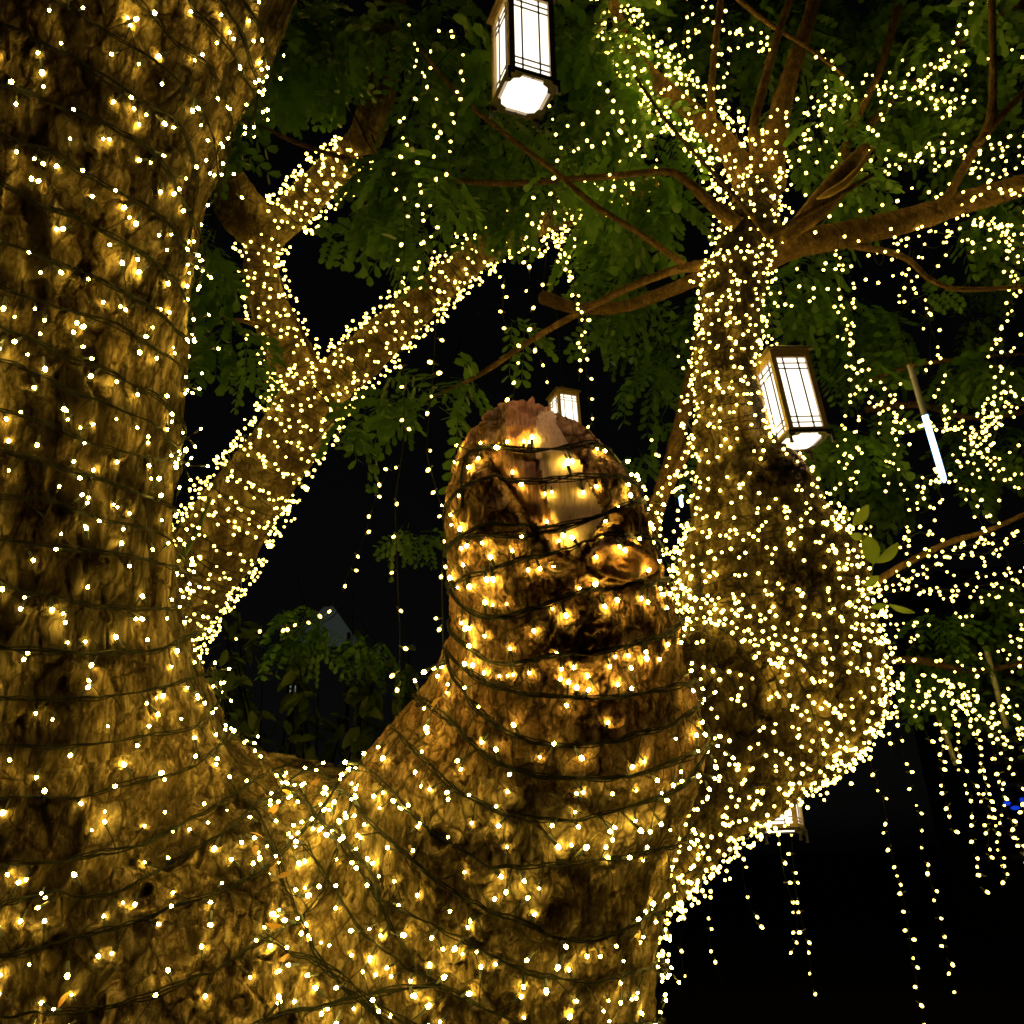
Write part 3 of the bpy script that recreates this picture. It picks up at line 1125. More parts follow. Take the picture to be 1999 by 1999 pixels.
string_on('fairy lights on dark cable ringed round the reddish broken stump', STUMP, G1, 0.050, (4, 6), (0.12, 0.25), bare=(3, 4, 5, 6, 7, 8, 9), explicit=STUMP_BULBS)

# ------------------------------------------------------------------ generic limb tubes with bark
def limb_tube(rows, sides=28, rough=0.12, seed=0, step=0.02, tip=True):
    """rows: (px, py, depth, radius px). Returns the mesh, and the centre line with radii."""
    pts = np.array([P(x, y, d) for x, y, d, r in rows])
    rad = np.array([r * d / FPX for x, y, d, r in rows])
    L = np.linalg.norm(np.diff(pts, axis=0), axis=1).sum()
    n = max(6, int(L / step))
    pr = spl(np.c_[pts, rad], n)
    c, r = pr[:, :3], np.maximum(pr[:, 3], 0.001)
    v, f4, f3 = tube(c, r, sides)
    m = len(v) - 2
    vc = np.repeat(c, sides, 0)
    dv = v[:m] - vc
    rr = np.linalg.norm(dv, axis=1)[:, None]
    f1, f2, idv = voronoi(v[:m] / np.maximum(0.035, 0.4 * r.mean()) + seed, 5)
    h = fbm(v[:m] * (0.5 / max(r.mean(), 0.004)), 3, seed) * 0.9 + fbm(v[:m] * 30, 3, seed + 3) * 0.3
    h = h - 0.5 * (1 - sstep(0, 0.25, f2 - f1))
    v[:m] = vc + dv * (1 + rough * h[:, None])
    cr = np.concatenate([(1 - sstep(0, 0.25, f2 - f1)) * 0.7, [0, 0]])
    return v, f4, f3, cr, c, r


def limb_obj(name, rows, parent, mat, sides=28, rough=0.12, seed=0, step=0.02):
    v, f4, f3, cr, c, r = limb_tube(rows, sides, rough, seed, step)
    me = mesh_np(name, v, f4, f3, [mat])
    a = me.attributes.new('crack', 'FLOAT', 'POINT')
    a.data.foreach_set('value', cr.astype(np.float32))
    a = me.attributes.new('tone', 'FLOAT', 'POINT')
    a.data.foreach_set('value', np.full(len(v), 1.0, np.float32))
    return link(name, me, parent), c, r


def wrap_string(label, runs, group, cable=0.0011, gap=0.012, project_main=False, individual=0, brad=(0.0055, 0.0078), cat='fairy lights', mat=None, extra=()):
    """Strings wound round round limbs: runs = (centres, radii, pitch, bulb spacing, turns per pitch start)."""
    root = thing('light_string', label, cat, runs[0][0][0], group)
    mbw = MB()
    pos = list(extra)
    for c, r, pitch, spacing, starts in runs:
        seg = np.linalg.norm(np.diff(c, axis=0), axis=1)
        s = np.concatenate([[0], np.cumsum(seg)])
        t = np.gradient(c, axis=0)
        t /= np.linalg.norm(t, axis=1)[:, None]
        a = np.cross(t[0], [0.3, 0.2, 0.9])
        A = []
        for i in range(len(c)):
            a = a - t[i] * (a @ t[i])
            a = a / np.linalg.norm(a)
            A.append(a)
        A = np.array(A)
        B = np.cross(t, A)
        for st in range(starts):
            turns = s[-1] / pitch
            n = int(max(20, turns * 22))
            ss = np.linspace(0, s[-1], n)
            th = ss / pitch * 2 * math.pi * (1 if st % 2 == 0 else -1) + random.uniform(0, 6.28)
            th = th + np.interp(ss, np.linspace(0, s[-1], 9), rng.uniform(-0.7, 0.7, 9))
            sj = np.clip(ss + np.interp(ss, np.linspace(0, s[-1], max(9, int(turns * 2))), rng.uniform(-0.35, 0.35, max(9, int(turns * 2)))) * pitch, 0, s[-1])
            I = lambda X: np.stack([np.interp(sj, s, X[:, k]) for k in range(3)], 1)
            rr = np.interp(sj, s, r)
            dirv = I(A) * np.cos(th)[:, None] + I(B) * np.sin(th)[:, None]
            pc = I(c) + dirv * (rr * 1.06 + 0.005)[:, None]
            if project_main:
                g = grad(pc)
                for _ in range(2):
                    pc = pc - (sdf(pc) - 0.012)[:, None] * grad(pc)
                dirv = grad(pc)
                for i in range(len(pc)):
                    pc[i], _ = clear_of_bark(pc[i], 0.005)
            mbw.tube(pc, cable, 4)
            le = np.concatenate([[0], np.cumsum(np.linalg.norm(np.diff(pc, axis=0), axis=1))])
            x = random.uniform(0, spacing)
            while x < le[-1]:
                i = int(np.clip(np.searchsorted(le, x), 0, n - 1))
                tip = pc[i] + dirv[i] * random.uniform(0.4, 1.5) * gap + rng.normal(size=3) * 0.014
                if project_main:
                    tip, _ = clear_of_bark(tip, 0.008)
                pos.append(tip)
                x += spacing * random.uniform(0.4, 1.6)
    mbw.build('cable', M_wire, root)
    bulbs_stuff(root, pos, rng.uniform(brad[0], brad[1], len(pos)), mat=mat)
    return root


def chain_line(g, n=60):
    c = CH[g]
    a = spl(np.array([[*p, r] for p, r in c]), n)
    return a[:, :3], a[:, 3]


c, r = chain_line('limb', 80)


def scatter(names, n, y0, y1, x0=0):
    m = np.isin(gid, [GROUPS.index(g) for g in names]) & faced & (py > y0) & (py < y1) & (px > x0)
    k = rng.choice(np.where(m)[0], n, replace=False)
    return [v[i] + nrm[i] * rng.uniform(0.006, 0.02) for i in k]


wrap_string('dense net of small lights wound round the fat limb right of the stump', [(c, r, 0.075, 0.050, 2)], G1, project_main=True, brad=(0.0036, 0.0054), gap=0.012, cable=0.0016, mat=M_ledmid, extra=scatter(['limb', 'upper_limb'], 320, 870, 1900, 1280) + scatter(['limb'], 160, 880, 1600, 1600))
c, r = chain_line('upper_limb', 60)
wrap_string('small lights wound round the upright limb beside the hanging lantern', [(c[4:52], r[4:52], 0.065, 0.05, 2)], G1, project_main=True, brad=(0.0036, 0.0054), cable=0.0016, mat=M_ledmid, extra=scatter(['upper_limb'], 130, 480, 960, 1280))

# ------------------------------------------------------------------ the crooked tree behind
tb = P(200, 1500, 4.6)
BACK = thing('forked_tree', 'crooked leaning tree behind, forking in two and covered in tiny lights', 'tree', (tb[0], tb[1], 0))
b0 = limb_tube([(200, 1500, 4.6, 160)] * 2)
rows = [(330, 1250, 4.35, 120), (420, 1095, 4.3, 108), (500, 985, 4.3, 94), (575, 870, 4.3, 84), (622, 770, 4.3, 84), (640, 725, 4.3, 66)]
g0 = np.array([tb[0], tb[1] + 0.05, -0.1])
# the lower trunk runs down to the ground hidden behind the thick stem
low = [g0, np.array([tb[0], tb[1], 0.5]), P(150, 1560, 4.6), P(240, 1390, 4.45), P(330, 1250, 4.35)]
ptsT = spl(np.array([[*low[0], 0.45], [*low[1], 0.36], [*low[2], 0.29], [*P(230, 1330, 4.45), 0.25], [*P(320, 1195, 4.35), 0.225], [*P(405, 1085, 4.3), 0.20], [*P(485, 965, 4.3), 0.178], [*P(560, 860, 4.3), 0.158], [*P(610, 770, 4.3), 0.150], [*P(630, 735, 4.3), 0.11]]), 150)


def limb_from(name, c, r, parent, mat, sides=32, rough=0.12, seed=0):
    v, f4, f3 = tube(c, r, sides)
    m = len(v) - 2
    vc = np.repeat(c, sides, 0)
    dv = v[:m] - vc
    f1, f2, idv = voronoi(v[:m] / 0.07 + seed, 5)
    h = fbm(v[:m] * 5, 3, seed) * 0.9 + fbm(v[:m] * 25, 3, seed + 3) * 0.4 - 0.6 * (1 - sstep(0, 0.25, f2 - f1))
    v[:m] = vc + dv * (1 + rough * h[:, None])
    me = mesh_np(name, v, f4, f3, [mat])
    a = me.attributes.new('crack', 'FLOAT', 'POINT')
    a.data.foreach_set('value', np.concatenate([(1 - sstep(0, 0.25, f2 - f1)) * 0.7, [0, 0]]).astype(np.float32))
    a = me.attributes.new('tone', 'FLOAT', 'POINT')
    a.data.foreach_set('value', np.full(len(v), 1.0, np.float32))
    return link(name, me, parent)


limb_from('trunk', ptsT[:, :3], ptsT[:, 3], BACK, M_far, 40, 0.13, 3)
runs = [(ptsT[60:, :3], ptsT[60:, 3] * 1.02, 0.085, 0.048, 2)]
_, cl, rl = limb_obj('limb', [(625, 800, 4.3, 50), (585, 735, 4.3, 48), (540, 640, 4.28, 40), (510, 535, 4.25, 33), (520, 465, 4.2, 34), (570, 415, 4.15, 33), (640, 345, 4.1, 33), (705, 285, 4.05, 34), (735, 200, 4.0, 34), (752, 90, 3.95, 32), (770, -60, 3.9, 30)], BACK, M_far, 30, 0.1, 5)
k = int(len(cl) * 0.70)
runs.append((cl[5:int(len(cl) * 0.36)], rl[5:int(len(cl) * 0.36)], 0.09, 0.048, 2))
runs.append((cl[int(len(cl) * 0.41):k], rl[int(len(cl) * 0.41):k], 0.07, 0.032, 2))
_, cr_, rr_ = limb_obj('limb', [(585, 835, 4.3, 46), (635, 765, 4.3, 46), (715, 690, 4.32, 41), (800, 612, 4.35, 37), (880, 540, 4.4, 33), (960, 478, 4.45, 29), (1060, 435, 4.5, 23), (1160, 405, 4.55, 20), (1290, 350, 4.6, 13)], BACK, M_far, 28, 0.1, 9)
runs.append((cr_[6:int(len(cr_) * 0.62)], rr_[6:int(len(cr_) * 0.62)], 0.075, 0.048, 2))
runs.append((cr_[int(len(cr_) * 0.62):], rr_[int(len(cr_) * 0.62):] * 1.6, 0.05, 0.07, 2))
limb_obj('limb', [(535, 470, 4.22, 40), (480, 420, 4.15, 48), (430, 340, 4.1, 40), (390, 250, 4.05, 32), (350, 120, 4.0, 28)], BACK, M_far, 24, 0.12, 11)
limb_obj('twig', [(560, 590, 4.2, 3), (585, 640, 4.15, 4), (610, 690, 4.15, 5), (625, 725, 4.2, 6)], BACK, M_branch, 8, 0.05, 1)
limb_obj('twig', [(445, 628, 4.15, 3), (470, 625, 4.15, 4), (520, 640, 4.2, 6)], BACK, M_branch, 8, 0.05, 2)
wrap_string('tiny lights wound tightly over the crooked tree behind', runs, G1, brad=(0.0048, 0.0076), gap=0.02, cable=0.0026)

# ------------------------------------------------------------------ branches of the main tree
BRS = [
    [(1495, 360, 3.3, 40), (1512, 260, 3.4, 25), (1545, 140, 3.5, 17), (1575, 50, 3.6, 14), (1600, -40, 3.7, 13)],
    [(1480, 400, 3.3, 36), (1430, 300, 3.35, 24), (1370, 235, 3.4, 19), (1290, 165, 3.5, 16), (1225, 90, 3.6, 13), (1190, -20, 3.7, 11)],
    [(1470, 500, 3.25, 44), (1560, 475, 3.25, 29), (1680, 452, 3.3, 26), (1800, 422, 3.35, 24), (1900, 390, 3.4, 22), (2060, 345, 3.45, 20)],
    [(1490, 370, 3.3, 12), (1474, 300, 3.25, 11), (1472, 245, 3.2, 10), (1490, 170, 3.2, 9), (1515, 80, 3.2, 8), (1548, -20, 3.2, 7)],
    [(1400, 275, 3.4, 9), (1388, 215, 3.33, 9), (1392, 130, 3.3, 7), (1405, 20, 3.3, 7), (1410, -30, 3.3, 6)],
    [(1500, 465, 3.0, 6), (1560, 425, 2.95, 6), (1620, 392, 2.95, 6), (1705, 340, 2.95, 4)],
    [(1530, 470, 3.1, 10), (1600, 400, 3.1, 26), (1650, 340, 3.15, 22), (1690, 290, 3.2, 12)],
    [(1500, 465, 3.0, 6), (1450, 400, 2.95, 5), (1380, 325, 2.95, 4), (1300, 235, 2.95, 3.5), (1240, 150, 3.0, 3)],
    [(1440, 440, 3.1, 16), (1385, 395, 3.1, 12), (1330, 345, 3.1, 8), (1290, 335, 3.1, 7), (1200, 343, 3.1, 6.5), (1110, 350, 3.1, 6), (980, 358, 3.1, 6), (860, 348, 3.1, 5), (740, 327, 3.1, 4)],
    [(1440, 520, 3.15, 20), (1340, 522, 3.1, 10), (1250, 552, 3.05, 8), (1150, 600, 3.0, 7), (1040, 662, 3.0, 6), (930, 735, 3.0, 5), (820, 785, 3.0, 3)],
    [(1335, 515, 3.05, 7), (1240, 450, 3.0, 6), (1160, 400, 3.0, 6), (1090, 340, 3.0, 5.5), (1000, 272, 3.0, 5), (900, 190, 3.0, 4), (820, 95, 3.0, 3)],
    [(1440, 505, 3.3, 20), (1380, 535, 3.4, 16), (1300, 570, 3.5, 13), (1210, 600, 3.6, 12), (1120, 600, 3.7, 12), (1060, 580, 3.8, 14)],
    [(1836, 412, 3.3, 9), (1880, 330, 3.25, 9), (1925, 255, 3.2, 9), (1938, 190, 3.2, 8), (1938, 80, 3.2, 7), (1935, -20, 3.2, 7)],
    [(1905, 285, 3.2, 8), (1960, 220, 3.2, 7), (2030, 150, 3.2, 6)],
    [(1700, 240, 3.7, 8), (1800, 145, 3.7, 8), (1900, 60, 3.7, 7), (2010, 0, 3.7, 6)],
    [(1640, 475, 3.3, 8), (1760, 500, 3.3, 6), (1815, 545, 3.3, 5), (1880, 565, 3.3, 5), (2020, 558, 3.3, 4)],
    [(1420, -20, 3.4, 6), (1500, 45, 3.4, 5), (1580, 95, 3.4, 4), (1650, 150, 3.4, 3)],
    [(1275, 1010, 3.4, 16), (1310, 900, 3.5, 15), (1340, 780, 3.6, 14), (1365, 660, 3.7, 12), (1375, 540, 3.75, 11)],
    [(1270, 1040, 3.3, 14), (1300, 960, 3.4, 11), (1350, 860, 3.5, 9), (1385, 770, 3.55, 7)],
    [(1690, 1150, 3.6, 9), (1760, 1105, 3.6, 7), (1850, 1060, 3.6, 6), (1930, 1035, 3.6, 5), (2030, 990, 3.6, 5)],
    [(1690, 745, 3.9, 3), (1780, 715, 3.9, 4), (1880, 700, 4.0, 4), (2020, 690, 4.1, 3)],
    [(1690, 800, 4.2, 7), (1790, 790, 4.2, 7), (1900, 815, 4.2, 6), (2020, 800, 4.2, 5)],
    [(1700, 1290, 4.2, 8), (1800, 1290, 4.2, 8), (1900, 1310, 4.2, 6), (2020, 1290, 4.2, 5)],
    [(1640, 360, 3.4, 11), (1660, 260, 3.5, 8), (1720, 130, 3.6, 7), (1760, -20, 3.7, 9)],
]
lines = []
for i, rows in enumerate(BRS):
    o, c, r = limb_obj('branch', rows, MAIN, M_branch, 14 if rows[0][3] > 12 else 8, 0.13 if rows[0][3] > 12 else 0.10, i, 0.02)
    lines.append((c, r))
limb_obj('twig', [(740, 327, 3.1, 5), (660, 305, 3.1, 5), (570, 275, 3.1, 4), (520, 250, 3.1, 3), (455, 228, 3.1, 2)], MAIN, M_branch, 8, 0.04, 4)
limb_obj('twig', [(560, -20, 3.3, 3), (610, 30, 3.3, 3), (655, 95, 3.3, 2)], MAIN, M_branch, 6, 0.04, 6)
# a strip of freshly torn yellow wood at the fork
t = np.linspace(0, 1, 12)
pc = spl(np.array([P(1595, 388, 2.98), P(1640, 365, 2.97), P(1680, 325, 2.97), P(1705, 285, 3.0)]), 12)
mb = MB()
mb.tube(pc, np.interp(t, [0, 0.25, 0.5, 1], [0.003, 0.016, 0.013, 0.003]), 8)
tag(mb.build('torn_strip', wood_material('fresh_torn_wood', [(0.3, (0.42, 0.25, 0.06)), (0.7, (0.62, 0.42, 0.14))], (0, 1, 0)), MAIN), 'yellow strip of freshly torn wood')

runs = [(lines[1][0][3:], lines[1][1][3:] * 1.7, 0.06, 0.036, 2), (lines[0][0][:14], lines[0][1][:14] * 1.5, 0.09, 0.08, 1)]
wrap_string('thick cluster of lights along the branch rising left from the fork', runs, G1, brad=(0.0042, 0.0064), gap=0.03)
runs = [(lines[2][0][3:] - np.array([0, 0, 0.05]), lines[2][1][3:] * 1.7, 0.14, 0.075, 1)]
wrap_string('lights slung under the heavy branch reaching right', runs, G1, brad=(0.0045, 0.0066), gap=0.05)

# ------------------------------------------------------------------ draped strings
def draped(label, polys, group, spacing=0.045, jit=0.02, brad=(0.0045, 0.007), djit=0.05, indiv=False):
    root = thing('light_string', label, 'fairy lights', P(*polys[0][0]), group)
    pos = []
    for rows in polys:
        mbw = MB()
        c = np.array([P(*x) for x in rows])
        L = np.linalg.norm(np.diff(c, axis=0), axis=1).sum()
        n = max(6, int(L / 0.04))
        p = spl(c, n)
        kn = max(4, int(L / 0.16))
        w = np.stack([np.interp(np.linspace(0, 1, n), np.linspace(0, 1, kn), rng.normal(size=kn)) for _ in range(3)], 1)
        p = p + w * np.array([jit, djit, jit])
        mbw.tube(p, 0.0012, 4)
        mbw.build('cable', M_wire, root)
        le = np.concatenate([[0], np.cumsum(np.linalg.norm(np.diff(p, axis=0), axis=1))])
        x = random.uniform(0, spacing)
        while x < le[-1]:
            q = np.array([np.interp(x, le, p[:, k]) for k in range(3)])
            pos.append(q + rng.normal(size=3) * jit * 0.6)
            x += spacing * random.uniform(0.45, 1.55)
    if indiv:
        for q in pos:
            put_bulb(root, q, (random.uniform(-.6, .6), random.uniform(-.6, .6), random.uniform(-1, 0.5)), random.uniform(1.0, 1.4), BULB_FAR)
    else:
        bulbs_stuff(root, pos, rng.uniform(brad[0], brad[1], len(pos)))
    return root


def dd(poly, d0, d1=None):
    d1 = d0 if d1 is None else d1
    n = len(poly)
    return [(x, y, d0 + (d1 - d0) * i / (n - 1)) for i, (x, y) in enumerate(poly)]


G2 = 'light strings draped through the branches at right'
DR = [
    ('lights running up to the top right corner past the spray of young leaves', [[(1600, 215), (1700, 170), (1800, 135), (1880, 100), (2010, 85)], [(1730, 195), (1780, 185), (1850, 115), (1890, 15), (1910, -20)]]),
    ('loose cluster of lights below the upright twig near the top right', [[(1800, 150), (1850, 175), (1840, 230), (1870, 160)], [(1810, 190), (1850, 210), (1890, 170)]]),
    ('few lights scattered over the dark leaves just right of the fork', [[(1545, 300), (1600, 215), (1640, 160), (1590, 110)], [(1560, 230), (1620, 250), (1640, 330), (1690, 270), (1720, 175)]]),
    ('lights in a wavy row above the heavy branch at right', [[(1700, 290), (1760, 310), (1850, 280), (1920, 300), (2010, 335)], [(1740, 290), (1790, 315), (1870, 320), (1960, 290), (2000, 250)], [(1820, 330), (1880, 300), (1940, 345), (1999, 330)]]),
    ('lights hanging in tangles under the heavy branch at right edge', [[(1720, 500), (1850, 470), (1960, 460), (2010, 440)], [(1820, 440), (1900, 400), (1960, 430), (1930, 470)], [(1930, 420), (1960, 470), (1985, 520), (1970, 570)], [(1900, 380), (1960, 360), (2010, 345)]]),
    ('single string dropping from the heavy branch past the blue tube', [[(1800, 480), (1785, 560), (1830, 650), (1860, 700), (1850, 760), (1880, 800)]]),
    ('lights dropping at the right edge below the bent twig', [[(1960, 480), (1975, 560), (1930, 690), (1960, 780), (1990, 740)], [(1980, 660), (1970, 720), (1999, 780)]]),
    ('long string hanging right of the middle lantern', [[(1615, 480), (1650, 600), (1665, 730), (1660, 850), (1668, 950)], [(1655, 600), (1690, 740), (1730, 770), (1715, 860)]]),
    ('bright knot of lights right of the blue tube', [[(1840, 830), (1880, 840), (1930, 820), (1970, 790)], [(1850, 840), (1890, 870), (1940, 840), (1999, 810)], [(1900, 830), (1940, 810), (1955, 850), (1910, 900)], [(1740, 830), (1800, 840), (1860, 850), (1920, 860)]]),
    ('lights trailing below the blue tube', [[(1700, 800), (1740, 815), (1780, 870), (1760, 920), (1740, 960)], [(1780, 950), (1830, 930), (1870, 960), (1850, 970)], [(1800, 940), (1820, 990), (1800, 1010)]]),
    ('lights sagging across the dark gap at right', [[(1880, 930), (1910, 960), (1930, 1000), (1940, 1030)], [(1890, 900), (1950, 910), (2010, 930)], [(1900, 860), (1940, 930), (2000, 960)], [(1870, 900), (1900, 930), (1980, 880)]]),
    ('row of lights along the thin bough beside the round leaves', [[(1715, 1150), (1800, 1100), (1900, 1065), (2010, 1020)], [(1720, 1060), (1800, 1050), (1900, 1065), (1960, 1040)], [(1740, 1120), (1830, 1080), (1940, 1050)]]),
    ('sagging row of lights under the thin bough', [[(1720, 1140), (1800, 1150), (1880, 1170), (1950, 1150), (2010, 1130)], [(1740, 1130), (1830, 1150), (1930, 1140), (2010, 1110)], [(1940, 1060), (1960, 1110), (1970, 1150)]]),
    ('lights trailing down from the leaf sprig', [[(1690, 1180), (1720, 1230), (1780, 1250), (1800, 1200)], [(1700, 1230), (1740, 1240), (1770, 1240)]]),
    ('thick swarm of lights at the lower right above the hanging strings', [[(1800, 1320), (1850, 1310), (1880, 1330), (1840, 1360)], [(1820, 1340), (1870, 1350), (1900, 1380), (1850, 1390)], [(1810, 1370), (1860, 1330), (1890, 1370), (1950, 1400)], [(1830, 1310), (1890, 1330), (1960, 1350)], [(1860, 1380), (1930, 1400), (1999, 1440)]]),
    ('lights at the right edge in front of the dark louvres', [[(1900, 1320), (1960, 1290), (2010, 1300)], [(1950, 1340), (1980, 1390), (2000, 1470)], [(1930, 1390), (1970, 1420), (2010, 1430)], [(1990, 1170), (1980, 1240), (2000, 1280)]]),
    ('sparse lights among the leaves at the top right of the big branch', [[(1330, 20), (1420, 60), (1470, 60), (1490, 110)], [(1420, 110), (1450, 90), (1480, 75), (1500, 110)], [(1340, 90), (1370, 110), (1430, 160)]]),
    ('lights fringing the fat limb where it meets the dark', [[(1690, 1000), (1700, 1060), (1660, 1120), (1690, 1180)], [(1700, 1270), (1730, 1300), (1700, 1330), (1740, 1330)], [(1690, 1290), (1720, 1330), (1700, 1380), (1740, 1400)], [(1640, 900), (1660, 870), (1670, 950)]]),
]
for lb, polys in DR:
    more = [[(x + random.uniform(-28, 28), y + random.uniform(-28, 28)) for x, y in p] for p in polys for _ in range(1 if len(p) > 3 else 0)]
    draped(lb, [dd(p, random.uniform(3.1, 3.6), random.uniform(3.1, 3.6)) for p in polys + more], G2, 0.040, jit=0.024, brad=(0.0038, 0.0064))
draped('lights scattered along the dark twigs left of the fat limb', [dd(p, 3.3, 3.5) for p in ([(1290, 860), (1300, 930), (1275, 1000), (1330, 940)], [(1310, 1000), (1330, 920), (1350, 860), (1370, 830)], [(1275, 980), (1300, 1060), (1330, 1040), (1300, 1100)], [(1330, 880), (1350, 940), (1310, 980)], [(1290, 1020), (1320, 1080), (1330, 1120)])], G1, 0.035, 0.03)
draped('lights climbing the slim bough left of the fork', [dd(p, 3.9, 4.2) for p in ([(1130, 400), (1190, 330), (1260, 340)], [(1080, 480), (1120, 440), (1170, 400), (1210, 370), (1290, 350)], [(1100, 500), (1130, 430), (1150, 410), (1190, 380)], [(1090, 520), (1110, 470), (1150, 440)])], G1, 0.04, 0.03)
draped('lights dotted over the leaves below the top lantern', [dd(p, 3.0, 3.3) for p in ([(1150, 160), (1170, 180), (1150, 220), (1200, 140), (1220, 110)], [(1220, 200), (1260, 240), (1230, 260), (1290, 200)], [(1100, 220), (1120, 270), (1140, 250), (1110, 290)], [(1180, 360), (1200, 320), (1240, 330), (1290, 310)], [(1300, 150), (1340, 110), (1320, 80), (1310, 20)])], G1, 0.06, 0.04)

# ------------------------------------------------------------------ hanging strings
def hanging(label, px, py, d, bottom, group, spacing=0.05, sway=0.01, bottom_px=None):
    """A string that drops straight down from a point seen at (px, py)."""
    top = P(px, py, d)
    # how far it drops: down to the image height 'bottom'
    lo, hi = 0.0, 8.0
    for _ in range(40):
        m = (lo + hi) / 2
        if pix((top - np.array([0, 0, m]))[None])[1][0] < bottom:
            lo = m
        else:
            hi = m
    L = lo
    n = max(8, int(L / 0.03))
    z = np.linspace(0, L, n)
    ph = random.uniform(0, 6)
    kn = max(4, int(L / 0.15))
    wx = np.interp(z, np.linspace(0, L, kn), rng.normal(size=kn)) * sway
    p = top - np.c_[0 * z, 0 * z, z] + np.c_[wx, np.interp(z, np.linspace(0, L, kn), rng.normal(size=kn)) * sway, 0 * z]
    root = thing('hanging_light_string', label, 'fairy lights', top, group)
    mb = MB()
    mb.tube(p, 0.0011, 4)
    mb.build('cable', M_wire, root)
    x = 0.02
    while x < L:
        i = int(np.clip(x / L * (n - 1), 0, n - 1))
        side = random.uniform(0, 6.28)
        q = p[i] + np.array([math.cos(side), math.sin(side), 0]) * random.uniform(0.004, 0.018)
        s = random.uniform(0.75, 1.35)
        put_bulb(root, q, (math.cos(side), math.sin(side), random.uniform(-1.2, 0.2)), s * d / 4.0, BULB_FAR)
        x += spacing * random.uniform(0.55, 1.45)
    return root


G3 = 'light strings hanging straight down in the dark'
for a in (
    ('longest hanging string, left of centre, falling to the saddle', 778, 235, 2.55, 1400, 0.072, 0.012),
    ('hanging string beside the left edge of the broken stump', 832, 60, 2.55, 1290, 0.055, 0.018),
    ('short double-looking hanging string left of the top lantern', 820, 60, 2.9, 560, 0.055, 0.035),
    ('hanging string directly left of the top lantern', 890, 70, 2.95, 350, 0.055, 0.03),
    ('hanging string ending just above the stump tip', 985, 530, 3.0, 800, 0.06, 0.02),
    ('hanging string over the lantern behind the stump', 1040, 380, 3.0, 770, 0.06, 0.025),
    ('hanging string right of the lantern behind the stump', 1132, 560, 3.0, 880, 0.05, 0.03),
    ('thick hanging tail of lights below the slim bough', 1105, 460, 3.05, 740, 0.035, 0.035),
    ('hanging string from the fork end of the slim bough', 1075, 220, 2.9, 560, 0.07, 0.03),
    ('short string of four lights dangling nearest the trunk at lower right', 1318, 1790, 3.2, 1950, 0.08, 0.03),
    ('short hanging string just right of the trunk edge', 1380, 1690, 3.2, 1920, 0.055, 0.018),
    ('short hanging string left of the low lantern', 1448, 1655, 3.3, 1830, 0.07, 0.02),
    ('hanging string straight below the low lantern', 1505, 1630, 3.3, 1880, 0.05, 0.028),
    ('hanging string at the right corner of the low lantern', 1543, 1630, 3.3, 1960, 0.045, 0.015),
    ('second long hanging string from the fat limb tip', 1706, 1480, 3.5, 2080, 0.05, 0.012),
    ('first long hanging string right of the fat limb, gently bent', 1758, 1400, 3.6, 1975, 0.055, 0.02),
    ('hanging string left of the doubled one at far right', 1838, 1370, 3.8, 1775, 0.05, 0.02),
    ('doubled bright hanging string at far right', 1885, 1360, 3.9, 1740, 0.026, 0.028),
    ('hanging string in front of the blue glow', 1925, 1400, 3.9, 1830, 0.06, 0.03),
    ('faint hanging string between the two unlit tubes', 1800, 1330, 3.9, 1640, 0.045, 0.02),
    ('hanging string crossing the lower unlit tube', 1862, 1390, 3.9, 1690, 0.04, 0.025),
    ('hanging string nearest the right edge of the view', 1962, 1410, 4.0, 1600, 0.05, 0.02),
    ('short bright hanging string right of the doubled one', 1912, 1380, 3.8, 1700, 0.034, 0.03),
    ('short string dangling off the right tip of the fat limb', 1735, 1330, 3.3, 1470, 0.05, 0.03),
    ('short hanging string from the knot of lights above it, middle right', 1775, 1240, 3.7, 1480, 0.06, 0.03),
):
    hanging(a[0], a[1], a[2], a[3], a[4], G3, a[5], a[6])
# the slack swag under the crooked tree
sw = [(760, 905), (735, 960), (712, 1040), (690, 1090), (655, 1150), (600, 1210), (540, 1240), (490, 1240), (440, 1235)]
draped('slack string of lights sagging left under the crooked tree', [dd(sw, 3.8, 4.0)], G3, 0.075, 0.02, djit=0.02, indiv=True)

